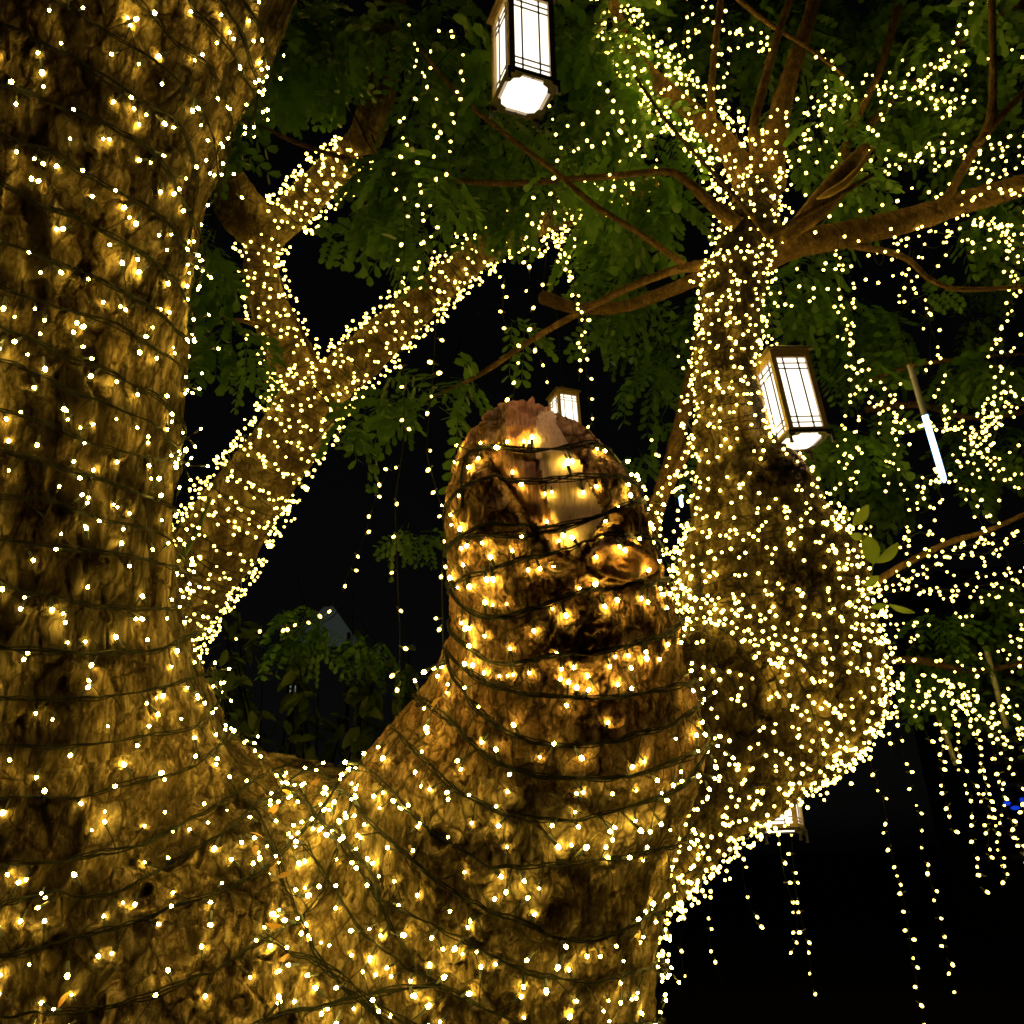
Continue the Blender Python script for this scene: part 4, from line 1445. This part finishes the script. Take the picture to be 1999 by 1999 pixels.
# ------------------------------------------------------------------ lanterns
def lantern(label, px, py, d, wpx, yaw, tilt, cord_to, hpw=1.95, watts=3.0, group='lanterns hanging from the tree'):
    """Square lantern; (px, py) is the middle of its bottom plate."""
    w = wpx * d / FPX
    h = w * hpw
    loc = P(px, py, d)
    root = thing('hanging_lantern', label, 'lantern', loc, group)
    rot = Matrix.Rotation(tilt[0], 4, 'X') @ Matrix.Rotation(tilt[1], 4, 'Y') @ Matrix.Rotation(yaw, 4, 'Z')
    root.rotation_euler = rot.to_euler()

    def put(mb, name, mat, smooth=False):
        o = bpy.data.objects.new(name, mb.mesh(name, mat if isinstance(mat, list) else [mat], smooth))
        COL.objects.link(o)
        o.parent = root
        return o
    e = w / 2
    pw = w * 0.125
    # corner posts
    for sx in (-1, 1):
        for sy in (-1, 1):
            mb = MB()
            mb.box((sx * (e - pw / 2), sy * (e - pw / 2), h / 2), (pw, pw, h))
            put(mb, 'post', M_bronze)
    for a in range(4):
        ra = Matrix.Rotation(a * math.pi / 2, 3, 'Z')
        rn = np.array(ra)
        for z in (pw * 0.35, h - pw * 0.8):
            mb = MB()
            mb.box(rn @ np.array([0, -(e - pw * 0.3), z]), (w - 2 * pw, pw * 0.5, pw * (0.7 if z < h / 2 else 1.6)), rot=rn)
            put(mb, 'rail', M_bronze)
        mb = MB()
        mb.box(rn @ np.array([0, -(e - pw * 0.62), h / 2]), (w - 2 * pw, w * 0.015, h - pw * 1.2), rot=rn)
        put(mb, 'pane', M_panel)
        mb = MB()
        iw = w - 2 * pw
        z0, z1 = pw * 0.7, h - pw * 1.6
        for x in (-0.26, 0.24):
            mb.box(rn @ np.array([x * iw, -(e - pw * 0.48), (z0 + z1) / 2]), (w * 0.034, w * 0.03, z1 - z0), rot=rn)
        for fr in (0.075, 0.155, 0.845, 0.925):
            mb.box(rn @ np.array([0, -(e - pw * 0.44), z0 + (z1 - z0) * fr]), (iw, w * 0.024, w * 0.026), rot=rn)
        put(mb, 'lattice', M_came)
    # base plate frame with cut corners, frosted plate inside it
    mb = MB()
    k = e * 1.10
    bw = w * 0.06
    for a in range(4):
        rn = np.array(Matrix.Rotation(a * math.pi / 2, 3, 'Z'))
        mb.box(rn @ np.array([0, -(k - bw / 2), -w * 0.045]), (2 * k, bw, w * 0.07), rot=rn)
    for sx in (-1, 1):
        for sy in (-1, 1):
            q = np.array([[k - bw, k - bw], [k - bw - w * 0.27, k - bw], [k - bw - w * 0.25, k - bw - w * 0.09], [k - bw - w * 0.13, k - bw - w * 0.14], [k - bw - w * 0.09, k - bw - w * 0.25], [k - bw, k - bw - w * 0.27]]) * np.array([sx, sy])
            if sx * sy < 0:
                q = q[::-1]
            mb.prism(q, -w * 0.078, -w * 0.062)
    put(mb, 'base_frame', M_darkmetal)
    mb = MB()
    mb.box((0, 0, -w * 0.030), (2 * (k - bw), 2 * (k - bw), w * 0.02))
    put(mb, 'bottom_rim', M_panelrim)
    mb = MB()
    s = (k - bw) * 0.84
    c = s * 0.93
    mb.prism([(s, -c), (s, c), (c, s), (-c, s), (-s, c), (-s, -c), (-c, -s), (c, -s)], -w * 0.050, -w * 0.041)
    put(mb, 'bottom_pane', M_panel)
    for sx in (-1, 1):
        for sy in (-1, 1):
            mb = MB()
            fx, fy = sx * (k - bw / 2), sy * (k - bw / 2)
            mb.box((fx, fy, -w * 0.19), (bw * 0.9, bw * 0.9, w * 0.22))
            mb.box((fx, fy, -w * 0.31), (bw * 1.3, bw * 1.3, w * 0.03))
            mb.box((fx - sx * bw * 1.2, fy, -w * 0.11), (bw * 1.6, bw * 0.5, w * 0.05))
            put(mb, 'foot', M_darkmetal)
    for q in ((0, -1), (0, 1)):
        mb = MB()
        mb.tube(np.array([[q[0], q[1] * (k - bw) * 0.97, -w * 0.05], [q[0], q[1] * (k - bw) * 0.97, -w * 0.075]]), w * 0.018, 8)
        put(mb, 'screw', M_darkmetal)
    # the lamp itself, shining down through the bottom pane
    ld = bpy.data.lights.new('lamp', 'SPOT')
    ld.spot_size = R(112)
    ld.spot_blend = 0.6
    ld.energy = watts
    ld.color = LAMP_COL
    ld.shadow_soft_size = w * 0.2
    lo_ = bpy.data.objects.new('lamp', ld)
    COL.objects.link(lo_)
    lo_.parent = root
    lo_.location = (0, 0, -w * 0.09)
    # roof: eave slab and low pyramid
    mb = MB()
    mb.box((0, 0, h + w * 0.025), (w * 1.16, w * 1.16, w * 0.05))
    ev = w * 0.58
    z = h + w * 0.05
    vv = [(-ev, -ev, z), (ev, -ev, z), (ev, ev, z), (-ev, ev, z), (-w * .09, -w * .09, z + w * .34), (w * .09, -w * .09, z + w * .34), (w * .09, w * .09, z + w * .34), (-w * .09, w * .09, z + w * .34)]
    mb.add(vv, [[0, 1, 5, 4], [1, 2, 6, 5], [2, 3, 7, 6], [3, 0, 4, 7], [4, 5, 6, 7]])
    put(mb, 'roof', M_roof)
    mb = MB()
    th = np.linspace(0, 2 * math.pi, 13)
    mb.tube(np.c_[np.cos(th) * w * .07, 0 * th, h + w * .45 + np.sin(th) * w * .07], w * 0.014, 6)
    put(mb, 'ring', M_darkmetal)
    # the cord up to the branch
    topw = np.array(root.matrix_basis @ Vector((0, 0, h + w * 0.52)))
    mb = MB()
    t = np.linspace(0, 1, 10)[:, None]
    end = np.array([topw[0], topw[1], topw[2] + cord_to])
    pts = topw * (1 - t) + end * t
    inv = root.matrix_basis.inverted()
    mb.tube(np.array([inv @ Vector(q) for q in pts]), 0.002, 5)
    put(mb, 'cord', M_wire, True)
    return root


lantern('large lit lantern at the top, seen steeply from below', 1023, 182, 1.8, 97, R(22), (R(2), R(2)), 0.5, 2.25, 13.0)
lantern('lit lantern hanging beside the upright wrapped limb at right', 1561, 858, 2.75, 83, R(10), (R(0), R(-3)), 0.9, 2.15, 4.0)
lantern('small lantern half hidden behind the tip of the stump', 1106, 852, 4.6, 46, R(22), (0, 0), 1.1)
lantern('low lantern tucked under the fat limb, only its base showing', 1526, 1618, 3.2, 76, R(-25), (R(-3), R(2)), 0.3, 1.3, 2.5)
mb = MB()
mb.tube(spl(np.array([P(1598, 772, 2.8), P(1640, 735, 2.9), P(1720, 660, 3.1), P(1860, 480, 3.3)]), 20), 0.0016, 5)
mb.build('guy_wire', M_wire)
tag(bpy.data.objects['guy_wire'], 'thin guy wire slanting up from the right lantern to the heavy branch', 'wire')

# ------------------------------------------------------------------ meteor tubes
M_tube_off = simple('frosted_tube', (0.40, 0.40, 0.42), 0.3, 0, 0.05)
M_tube_lit = emit('lit_blue_white_led', (0.35, 0.62, 1.0), 5.0)
M_tube_dots = emit('lit_led_dots', (0.75, 0.88, 1.0), 16.0)


def meteor(label, p0, p1, rpx, lit):
    a, b = P(*p0), P(*p1)
    r = rpx * p0[2] / FPX
    root = thing('led_tube_light', label, 'tube light', a, 'hanging tube lights')
    m = a * (1 - lit[0]) + b * lit[0]
    t = np.linspace(0, 1, 24)[:, None]
    mb = MB()
    mb.tube(a * (1 - t) + m * t, r, 10)
    mb.build('tube', M_tube_off, root)
    if lit[0] < 1:
        mb = MB()
        pts = m * (1 - t) + b * t
        rr = np.full(24, r * 1.0)
        rr[-1] = r * 0.3
        rr[-2] = r * 0.8
        mb.tube(pts, rr, 10)
        mb.build('lit_tube', M_tube_lit, root)
        mb = MB()
        for q in np.linspace(0.04, 0.96, 26):
            c = m * (1 - q) + b * q - FWD * r * 0.95
            mb.add(BALLV * r * 0.38 + c, None, BALLF)
        o = mb.build('led_dots', M_tube_dots, root)
        o['kind'] = 'stuff'
    mb = MB()
    up = a + np.array([0, 0, 0.012])
    mb.tube(np.array([a - (b - a) * 0.02 + 0 * up, a]), r * 1.25, 10)
    mb.build('cap', simple('tube_cap', (0.35, 0.28, 0.12), 0.5), root)
    mb = MB()
    mb.tube(np.array([a, a + (a - b) * 0.09, a + (a - b) * 0.3]), 0.0016, 5)
    mb.build('cord', M_wire, root)


meteor('tube light glowing blue-white along its lower half', (1777, 715, 3.0), (1844, 942, 3.0), 6.0, (0.42,))
meteor('unlit tube light near the right edge above the louvres', (1925, 1265, 4.2), (1965, 1420, 4.2), 5.5, (1.0,))
meteor('unlit tube light behind the swarm of lights at lower right', (1828, 1385, 4.3), (1866, 1492, 4.3), 5, (1.0,))
meteor('tiny tube light glinting blue left of the fat limb', (1326, 955, 5.0), (1331, 990, 5.0), 3.5, (0.1,))

# ------------------------------------------------------------------ foliage
def compound_leaf(seed, npin=4, plen=0.11, rl=0.22, leaf=(0.030, 0.0125), pairs=6):
    """A drooping twice-pinnate leaf, all one connected surface; it starts at the origin and runs along +X, down -Z."""
    r = random.Random(seed)
    vs, fs3, fs4 = [], [], []

    def V(p):
        vs.append(np.asarray(p, float))
        return len(vs) - 1

    def frond(start, d, up, L, np_, base):
        side = np.cross(d, up)
        prev = base
        for i in range(1, np_ + 1):
            s = L * i / np_
            droop = -0.55 * s * s / L
            c = start + d * s + np.array([0, 0, droop])
            a, b = V(c + side * 0.0009), V(c - side * 0.0009)
            fs4.append((prev[0], a, b, prev[1]))
            for sg, root in ((1, a), (-1, b)):
                ll = leaf[0] * r.uniform(0.85, 1.15) * (0.75 + 0.5 * math.sin(math.pi * min(1, i / np_ * 0.85)))
                lw = leaf[1] * r.uniform(0.85, 1.15)
                ld = side * sg * 0.86 + d * 0.5 + np.array([0, 0, -0.25 + r.uniform(-0.2, 0.2)])
                ld /= np.linalg.norm(ld)
                lx = np.cross(ld, up + rngv(r) * 0.35)
                lx /= np.linalg.norm(lx)
                cb = vs[root]
                p1 = V(cb + ld * ll * 0.35 + lx * lw * 0.75)
                p2 = V(cb + ld * ll * 0.78 + lx * lw * 0.95 + np.array([0, 0, -0.003]))
                p3 = V(cb + ld * ll * 1.0 + np.array([0, 0, -0.004]))
                p4 = V(cb + ld * ll * 0.78 - lx * lw * 0.95 + np.array([0, 0, -0.003]))
                p5 = V(cb + ld * ll * 0.35 - lx * lw * 0.75)
                fs4.append((root, p1, p2, p3))
                fs4.append((root, p3, p4, p5))
            prev = (a, b)
    def rngv(r):
        return np.array([r.uniform(-1, 1) for _ in range(3)])
    d = np.array([1.0, 0, 0])
    up = np.array([0, 0, 1.0])
    prev = (V((0, 0.0012, 0)), V((0, -0.0012, 0)))
    for i in range(1, npin + 1):
        s = rl * i / npin
        c = d * s + np.array([0, 0, -1.1 * s * s])
        a, b = V(c + np.array([0, 0.0012, 0])), V(c - np.array([0, 0.0012, 0]))
        fs4.append((prev[0], a, b, prev[1]))
        for sg in (1, -1):
            dirp = np.array([0.62, sg * 0.75, -0.25 - 0.9 * s / rl * 0.4 + r.uniform(-0.2, 0.2)])
            dirp /= np.linalg.norm(dirp)
            frond(c, dirp, up, plen * r.uniform(0.8, 1.1) * (1.0 if i < npin else 0.9), pairs, (a, b))
        prev = (a, b)
    me = mesh_np('leaf_spray', np.array(vs), fs4, None, [M_leaf], smooth=False)
    return me


SPRAYS = [compound_leaf(s, n, pl, rl, lf, pr) for s, n, pl, rl, lf, pr in (
    (1, 2, 0.15, 0.14, (0.042, 0.0145), 6), (2, 3, 0.14, 0.20, (0.040, 0.014), 5), (3, 1, 0.17, 0.07, (0.044, 0.016), 6), (4, 2, 0.14, 0.16, (0.042, 0.015), 5), (5, 2, 0.13, 0.15, (0.037, 0.0135), 6))]
# (centre px, py, spread x, spread y, leaves, depth from, to, owner, size)
CL = [
    (520, 90, 90, 90, 26, 2.9, 3.6, 'b', 1.0), (480, 250, 55, 80, 16, 2.9, 3.5, 'b', 1.0), (650, 110, 90, 110, 34, 3.2, 4.0, 'b', 1.0),
    (840, 90, 90, 90, 30, 3.0, 3.9, 'b', 1.0), (760, 300, 70, 60, 12, 3.0, 3.6, 'b', 1.0), (715, 345, 50, 40, 10, 3.0, 3.3, 'b', 1.0), (745, 400, 30, 30, 8, 2.9, 3.2, 'b', 1.0),
    (900, 300, 90, 90, 26, 3.1, 3.9, 'b', 1.0), (990, 390, 80, 70, 20, 3.1, 3.8, 'm', 1.0), (860, 440, 50, 60, 9, 3.0, 3.3, 'm', 1.0),
    (1150, 80, 90, 90, 36, 3.0, 3.9, 'm', 1.0), (1190, 240, 90, 90, 30, 3.0, 3.9, 'm', 1.0), (1080, 290, 70, 60, 18, 3.1, 3.8, 'm', 1.0),
    (1290, 60, 90, 80, 26, 3.2, 4.1, 'm', 1.0), (1250, 330, 70, 60, 14, 3.0, 3.6, 'm', 1.0), (1430, 110, 80, 90, 22, 3.4, 4.2, 'm', 1.0),
    (1660, 100, 110, 90, 40, 3.2, 4.0, 'm', 1.0), (1650, 240, 70, 90, 26, 3.0, 3.6, 'm', 1.0), (1860, 60, 70, 50, 12, 3.2, 3.6, 'm', 1.0), (1800, 240, 90, 90, 24, 3.4, 4.2, 'm', 1.0),
    (1960, 220, 60, 120, 18, 3.4, 4.2, 'm', 1.0), (1640, 340, 50, 50, 10, 2.9, 3.2, 'm', 1.0), (1980, 400, 40, 60, 10, 3.2, 3.6, 'm', 1.0), (1540, 30, 60, 60, 12, 3.4, 3.9, 'm', 1.0),
    (410, 510, 40, 80, 14, 2.9, 3.3, 'b', 1.0), (440, 670, 50, 60, 12, 3.3, 3.9, 'b', 1.0), (800, 790, 80, 60, 9, 3.0, 3.4, 'm', 1.0), (690, 830, 40, 40, 3, 3.0, 3.3, 'm', 1.0),
    (975, 690, 60, 60, 14, 3.0, 3.5, 'm', 1.0), (900, 740, 50, 50, 10, 3.0, 3.3, 'm', 1.0), (1200, 450, 110, 70, 18, 3.4, 4.2, 'm', 1.0),
    (1250, 620, 110, 90, 30, 3.6, 4.4, 'm', 1.0), (1270, 730, 90, 70, 20, 3.6, 4.4, 'm', 1.0), (1270, 850, 60, 60, 12, 3.6, 4.2, 'm', 1.0),
    (1600, 560, 90, 60, 16, 3.6, 4.3, 'm', 1.0), (1640, 680, 80, 70, 18, 3.6, 4.3, 'm', 1.0), (1640, 850, 60, 100, 22, 3.4, 4.0, 'm', 1.0), (1710, 960, 70, 70, 16, 3.6, 4.3, 'm', 1.0),
    (1800, 600, 100, 80, 14, 4.0, 4.8, 'm', 1.0), (1900, 720, 80, 80, 12, 4.0, 4.8, 'm', 1.0), (1860, 900, 80, 90, 12, 4.2, 5.0, 'm', 1.0),
    (640, 1215, 60, 40, 14, 4.7, 5.2, 'b', 1.0), (690, 1270, 40, 40, 8, 4.7, 5.2, 'b', 1.0),
    (790, 1090, 50, 90, 7, 4.0, 4.5, 'b', 1.0), (1900, 1200, 80, 60, 16, 4.2, 4.9, 'm', 1.0), (1860, 1260, 70, 60, 12, 4.2, 4.9, 'm', 1.0), (1960, 1360, 50, 80, 10, 4.4, 5.0, 'm', 1.0), (1760, 1280, 60, 60, 10, 4.0, 4.6, 'm', 1.0),
]
DENS = 0.85
# the wrapped limbs stand clear of leaves
LIMB_A = [(585, 735), (540, 640), (510, 535), (520, 465), (570, 415), (640, 345), (680, 300)]
LIMB_B = [(500, 940), (620, 780), (800, 612), (930, 500)]
allsp = []
for cx, cy, sx, sy, n, d0, d1, own, size in CL:
    par = BACK if own == 'b' else MAIN
    nt = max(2, n // 6)
    if cx > 1050 and d0 < 3.7:
        d0, d1 = d0 + 0.4, d1 + 0.7
        size *= 1.12
    n = int(n * DENS)
    for tw in range(nt):
        d = random.uniform(d0, d1)
        a = P(cx + random.uniform(-1, 1) * sx, cy - sy * 0.6 + random.uniform(-0.5, 0.5) * sy, d)
        dirv = np.array([random.uniform(-1, 1), random.uniform(-0.6, 0.6), random.uniform(-0.5, 0.15)])
        dirv /= np.linalg.norm(dirv)
        L = random.uniform(0.12, 0.3)
        t = np.linspace(0, 1, 8)
        pts = a + np.outer((t - 0.45) * L, dirv) - np.outer(t ** 2 * 0.12, [0, 0, 1]) + np.outer((0.45 - t).clip(0) * 0.2, [0, 0, 1])
        mb = MB()
        mb.tube(pts, np.linspace(0.0035, 0.0012, 8), 5)
        mb.build('twig', M_branch, par)
        m = n // nt
        for k in range(m):
            u = random.uniform(0.1, 1.0)
            p = np.array([np.interp(u, t, pts[:, q]) for q in range(3)])
            if abs(pix(p[None])[0][0] - 1023) < 75 and pix(p[None])[1][0] < 250 and d < 2.9:
                continue
            lx, ly, _d = pix(p[None] - np.array([[0, 0, 0.09]]))
            if d < 4.4 and (seg_dist(LIMB_A, lx, ly)[0] < 72 or seg_dist(LIMB_B, lx, ly)[0] < 76):
                continue
            ax_, ay_ = pix(p[None])[0][0], pix(p[None])[1][0]
            if abs(ax_ - 1100) < 150 and abs(ay_ - 735) < 125:
                continue
            allsp.append((p, par, random.uniform(0, 6.28), random.uniform(0.75, 1.2) * size, random.uniform(-0.1, 0.9), random.choice(SPRAYS)))
allsp.sort(key=lambda a: np.linalg.norm(a[0] - CAM))
cnt = {BACK: 0, MAIN: 0}
rest = {BACK: [], MAIN: []}
for p, par, yaw, sc, droop, me in allsp:
    rot = Matrix.Rotation(yaw, 4, 'Z') @ Matrix.Rotation(droop, 4, 'Y') @ Matrix.Rotation(random.uniform(-0.7, 0.7), 4, 'X')
    if cnt[par] < 300:
        o = bpy.data.objects.new('leaf_spray', me)
        COL.objects.link(o)
        o.parent = par
        o.location = Vector(p) - par.location
        o.rotation_euler = rot.to_euler()
        o.scale = (sc,) * 3
        cnt[par] += 1
    else:
        rest[par].append((p, np.array(rot.to_3x3()) * sc, me))
CACHE = {}
for par, lst in rest.items():
    if not lst:
        continue
    mb = MB()
    for p, m3, me in lst:
        if me.name not in CACHE:
            vv = np.empty(len(me.vertices) * 3, np.float32)
            me.vertices.foreach_get('co', vv)
            ff = np.empty(len(me.loops), np.int32)
            me.loops.foreach_get('vertex_index', ff)
            CACHE[me.name] = (vv.reshape(-1, 3), ff.reshape(-1, 4))
        vv, ff = CACHE[me.name]
        mb.add(vv @ m3.T + p, ff)
    o = mb.build('crown', [M_leaf], par, False)
    o['kind'] = 'stuff'


# leaf blade used for the bush, the sprig and the dead leaves
def blade(name, L, w, mat, curl=0.1, seg=5):
    vs, f4 = [], []
    for i in range(seg + 1):
        t = i / seg
        ww = w * math.sin(math.pi * min(1, (t * 0.93 + 0.03))) ** 0.8
        z = -curl * L * t * t
        vs += [(t * L, -ww / 2, z + ww * 0.16), (t * L, 0, z), (t * L, ww / 2, z + ww * 0.16)]
    for i in range(seg):
        a = i * 3
        f4 += [(a, a + 3, a + 4, a + 1), (a + 1, a + 4, a + 5, a + 2)]
    return mesh_np(name, np.array(vs), f4, None, [mat])


def place(me, name, p, par, x, up=None, scale=1.0):
    x = np.asarray(x, float)
    x = x / np.linalg.norm(x)
    up = rng.normal(size=3) if up is None else np.asarray(up, float)
    y = np.cross(up, x)
    y /= np.linalg.norm(y)
    z = np.cross(x, y)
    m = Matrix(((x[0], y[0], z[0]), (x[1], y[1], z[1]), (x[2], y[2], z[2]))).to_quaternion()
    o = bpy.data.objects.new(name, me)
    COL.objects.link(o)
    if par is not None:
        o.parent = par
        o.location = Vector(p) - par.location
    else:
        o.location = Vector(p)
    o.rotation_mode = 'QUATERNION'
    o.rotation_quaternion = m
    o.scale = (scale,) * 3
    return o


# sprig of rounded bright leaves
sp0 = P(1690, 1160, 2.4)
SPR = thing('leafy_sprig', 'sprig of bright rounded leaves sprouting right of the fat limb', 'sprig', sp0)
mb = MB()
mb.tube(spl(np.array([P(1655, 1185, 2.46), P(1690, 1150, 2.4), P(1705, 1100, 2.4), P(1700, 1040, 2.4), P(1668, 1010, 2.4)]), 20), np.linspace(0.003, 0.0012, 20), 6)
mb.build('stem', M_sprig, SPR)
LB = blade('leaf', 0.075, 0.042, M_sprig, 0.12, 6)
LB2 = blade('leaf', 0.075, 0.025, M_sprig, 0.1, 6)
for a, b, s, me in (((1665, 1025), (1692, 993), 1.0, LB), ((1670, 1018), (1690, 1022), 0.55, LB), ((1660, 1045), (1690, 1050), 0.85, LB), ((1708, 1100), (1692, 1055), 1.05, LB), ((1712, 1098), (1750, 1068), 1.0, LB), ((1690, 1145), (1715, 1125), 0.85, LB), ((1688, 1160), (1710, 1160), 0.7, LB), ((1732, 1182), (1700, 1186), 0.8, LB2), ((1735, 1180), (1778, 1196), 1.0, LB2), ((1652, 1020), (1655, 990), 0.7, LB2)):
    A, B = P(*a, 2.385), P(*b, 2.36)
    place(me, 'leaf', A, SPR, B - A, -FWD + 0.3 * rng.normal(size=3), s * np.linalg.norm(B - A) / 0.075 * 1.15)

# dead leaves caught in the saddle
DL = blade('fallen_leaf', 0.05, 0.024, M_dry, 0.25, 4)
spots = [(540, 1575, 'curled yellow leaf at the left of the saddle'), (568, 1562, 'dry yellow leaf lying on top of the saddle'), (485, 1632, 'round dry leaf caught under the cables of the trunk'), (495, 1655, 'bright yellow leaf beside the cable crossing'), (545, 1680, 'dry orange leaf stuck at the cable crossing'), (590, 1690, 'small dry leaf right of the cable crossing'), (540, 1720, 'long dry leaf hanging down the bark groove'), (552, 1800, 'large tan leaf lying flat in the bark groove'), (148, 1938, 'thin orange leaf stuck on the lower left bark'), (866, 1362, 'orange leaf on the slope left of the stump'), (624, 1527, 'upright yellow leaf on the crest of the saddle'), (545, 1870, 'brown leaf pressed in the bark low on the trunk'), (692, 1903, 'golden flake of leaf low on the trunk')]
for x, y, lb in spots:
    h, nn = hit(x, y)
    if h is None:
        continue
    o = place(DL, 'fallen_leaf', h + nn * 0.01, None, rng.normal(size=3) * 0.6 + np.array([0, 0, -0.5]), nn + 0.3 * rng.normal(size=3), random.uniform(0.45, 0.8))
    tag(o, lb, 'dead leaf', 'dead leaves caught on the trunk')

# green shoot on the crooked tree
mb = MB()
mb.tube(spl(np.array([P(352, 1090, 4.0), P(380, 1045, 3.98), P(396, 1010, 3.98), P(412, 970, 4.0)]), 14), np.linspace(0.018, 0.007, 14), 8)
o = mb.build('shoot', M_sprig, BACK)

# ------------------------------------------------------------------ bush, pavilion and far things
bc = P(600, 1400, 5.2)
BUSH = thing('bush', 'dark broad-leaved bush seen through the gap between stem and stump', 'bush', (bc[0], bc[1], 0))
BL = blade('leaf', 0.13, 0.06, M_leaf2, 0.25, 5)
for i in range(26):
    a = np.array([bc[0] + random.uniform(-0.3, 0.3), bc[1] + random.uniform(-0.2, 0.2), 0.0])
    e = P(random.uniform(390, 830), random.uniform(1190, 1480), random.uniform(4.8, 5.6))
    mid = (a + e) / 2 + np.array([random.uniform(-.1, .1), 0, 0.3])
    pts = spl(np.array([a, mid, e]), 24)
    mb = MB()
    mb.tube(pts, np.linspace(0.012, 0.003, 24), 6)
    mb.build('stem', M_branch, BUSH)
    for k in range(26):
        u = random.uniform(0.45, 1.0)
        p = pts[int(u * 23)]
        place(BL, 'leaf', p + rng.normal(size=3) * 0.03, BUSH, rng.normal(size=3) + np.array([0, 0, -0.5]), np.array([0, -0.5, 1]) + 0.5 * rng.normal(size=3), random.uniform(0.7, 1.2))

M_canvas = simple('white_canvas', (0.78, 0.8, 0.8), 0.7, 0, 0.04)
M_canvas_glow = emit('canvas_painted_glow', (0.62, 0.78, 0.66), 0.028)  # emission stands in for light on the canvas; no lamp inside
pv = P(640, 1250, 9.5)
PAV = thing('pavilion', 'white peaked pavilion roof glowing faintly behind the bush', 'pavilion', (pv[0], pv[1], 0))
zr = pv[2]
mb = MB()
hw = 0.30
vv = [(-hw, -hw, 0), (hw, -hw, 0), (hw, hw, 0), (-hw, hw, 0), (-0.05, 0, 0.38), (0.05, 0, 0.38)]
mb.add(np.array(vv) + np.array([pv[0], pv[1], zr]), [[0, 1, 5, 4], [2, 3, 4, 5]], [[1, 2, 5], [3, 0, 4]])
mb.build('roof', M_canvas_glow, PAV, False)
for sx in (-1, 1):
    for sy in (-1, 1):
        mb = MB()
        mb.tube(np.array([[pv[0] + sx * hw * .95, pv[1] + sy * hw * .95, 0], [pv[0] + sx * hw * .95, pv[1] + sy * hw * .95, zr]]), 0.02, 8)
        mb.build('pole', M_darkmetal, PAV)
M_win = emit('far_lit_window', (0.72, 0.9, 0.75), 0.28)
for x, y, w_, h_, lb in ((580, 1290, 14, 10, 'pale lit window high behind the bush'), (572, 1350, 12, 22, 'greenish lit window in the middle of the bush'), (577, 1520, 14, 12, 'small bright window just over the saddle'), (450, 1452, 10, 10, 'teal lit window beside the stem edge'), (590, 1440, 10, 20, 'narrow lit window low behind the bush')):
    q = P(x, y, 11)
    s = 11 / FPX
    r_ = thing('lit_window', lb, 'window', q, 'far lit windows behind the bush')
    mb = MB(); mb.box(q, (w_ * s, 0.02, h_ * s)); mb.build('pane', M_win, r_, False)
    mb = MB()
    for dx in (-1, 1):
        mb.box(q + np.array([dx * w_ * s * .56, 0, 0]), (w_ * s * .12, 0.05, h_ * s * 1.2))
    mb.box(q + np.array([0, 0, h_ * s * .56]), (w_ * s, 0.05, h_ * s * .12))
    mb.box(q - np.array([0, 0, h_ * s * .56]), (w_ * s, 0.05, h_ * s * .12))
    mb.build('frame', M_darkmetal, r_, False)

M_wall = simple('dark_render', (0.05, 0.045, 0.045), 0.9, 0, 0.2)
q = P(1985, 1520, 14)
BLD = thing('louvred_building', 'dark building with horizontal louvres at the right edge', 'building', (q[0] + 1.2, q[1] + 1.5, 0))
mb = MB(); mb.box((q[0] + 1.7, q[1] + 1.5, 3.0), (4.0, 2.4, 6.0)); mb.build('wall', M_wall, BLD, False)
for i in range(9):
    mb = MB(); mb.box((q[0] + 1.7, q[1] + 0.2, 1.2 + i * 0.36), (4.0, 0.12, 0.07)); mb.build('louvre', simple('louvre_grey', (0.22, 0.19, 0.16), 0.6) if i == 0 else bpy.data.materials['louvre_grey'], BLD, False)
M_blue = emit('lit_blue_lamp', (0.01, 0.07, 1.0), 0.6)
for x, y, w_, h_, lb in ((1966, 1568, 14, 9, 'left blue lamp on the dark louvred building'), (1982, 1577, 18, 8, 'lowest blue lamp on the dark louvred building'), (1996, 1562, 10, 10, 'blue lamp cut by the right edge on the louvred building')):
    p = P(x, y, 13.8)
    s = 13.8 / FPX
    r_ = thing('blue_lamp', lb, 'lamp', p, 'blue lamps on the building')
    mb = MB()
    th = np.linspace(0, math.pi, 8)
    mb.tube(np.c_[p[0] - np.cos(th) * w_ * s * .5, np.full(8, p[1]), np.full(8, p[2])], np.maximum(np.sin(th) * h_ * s * .5, 1e-3), 10)
    mb.build('lens', M_blue, r_)
    mb = MB()
    mb.box(p + np.array([0, 0.12, 0]), (w_ * s * .9, 0.1, h_ * s * .8)); mb.build('housing', M_darkmetal, r_, False)

# ------------------------------------------------------------------ ground
m, nt, b = new_mat('dark_paving')
n = N(nt, 'ShaderNodeTexNoise', i_Scale=3.0, i_Detail=8.0)
r = ramp(nt, [(0.3, (0.05, 0.045, 0.04)), (0.7, (0.09, 0.082, 0.075))])
nt.links.new(n.outputs[0], r.inputs[0])
nt.links.new(r.outputs[0], b.inputs['Base Color'])
b.inputs['Roughness'].default_value = 0.9
g = 150
o = link('ground', mesh_np('ground', [(-g, -g, 0), (g, -g, 0), (g, g, 0), (-g, g, 0)], [(0, 1, 2, 3)], None, [m]))
o['kind'] = 'structure'
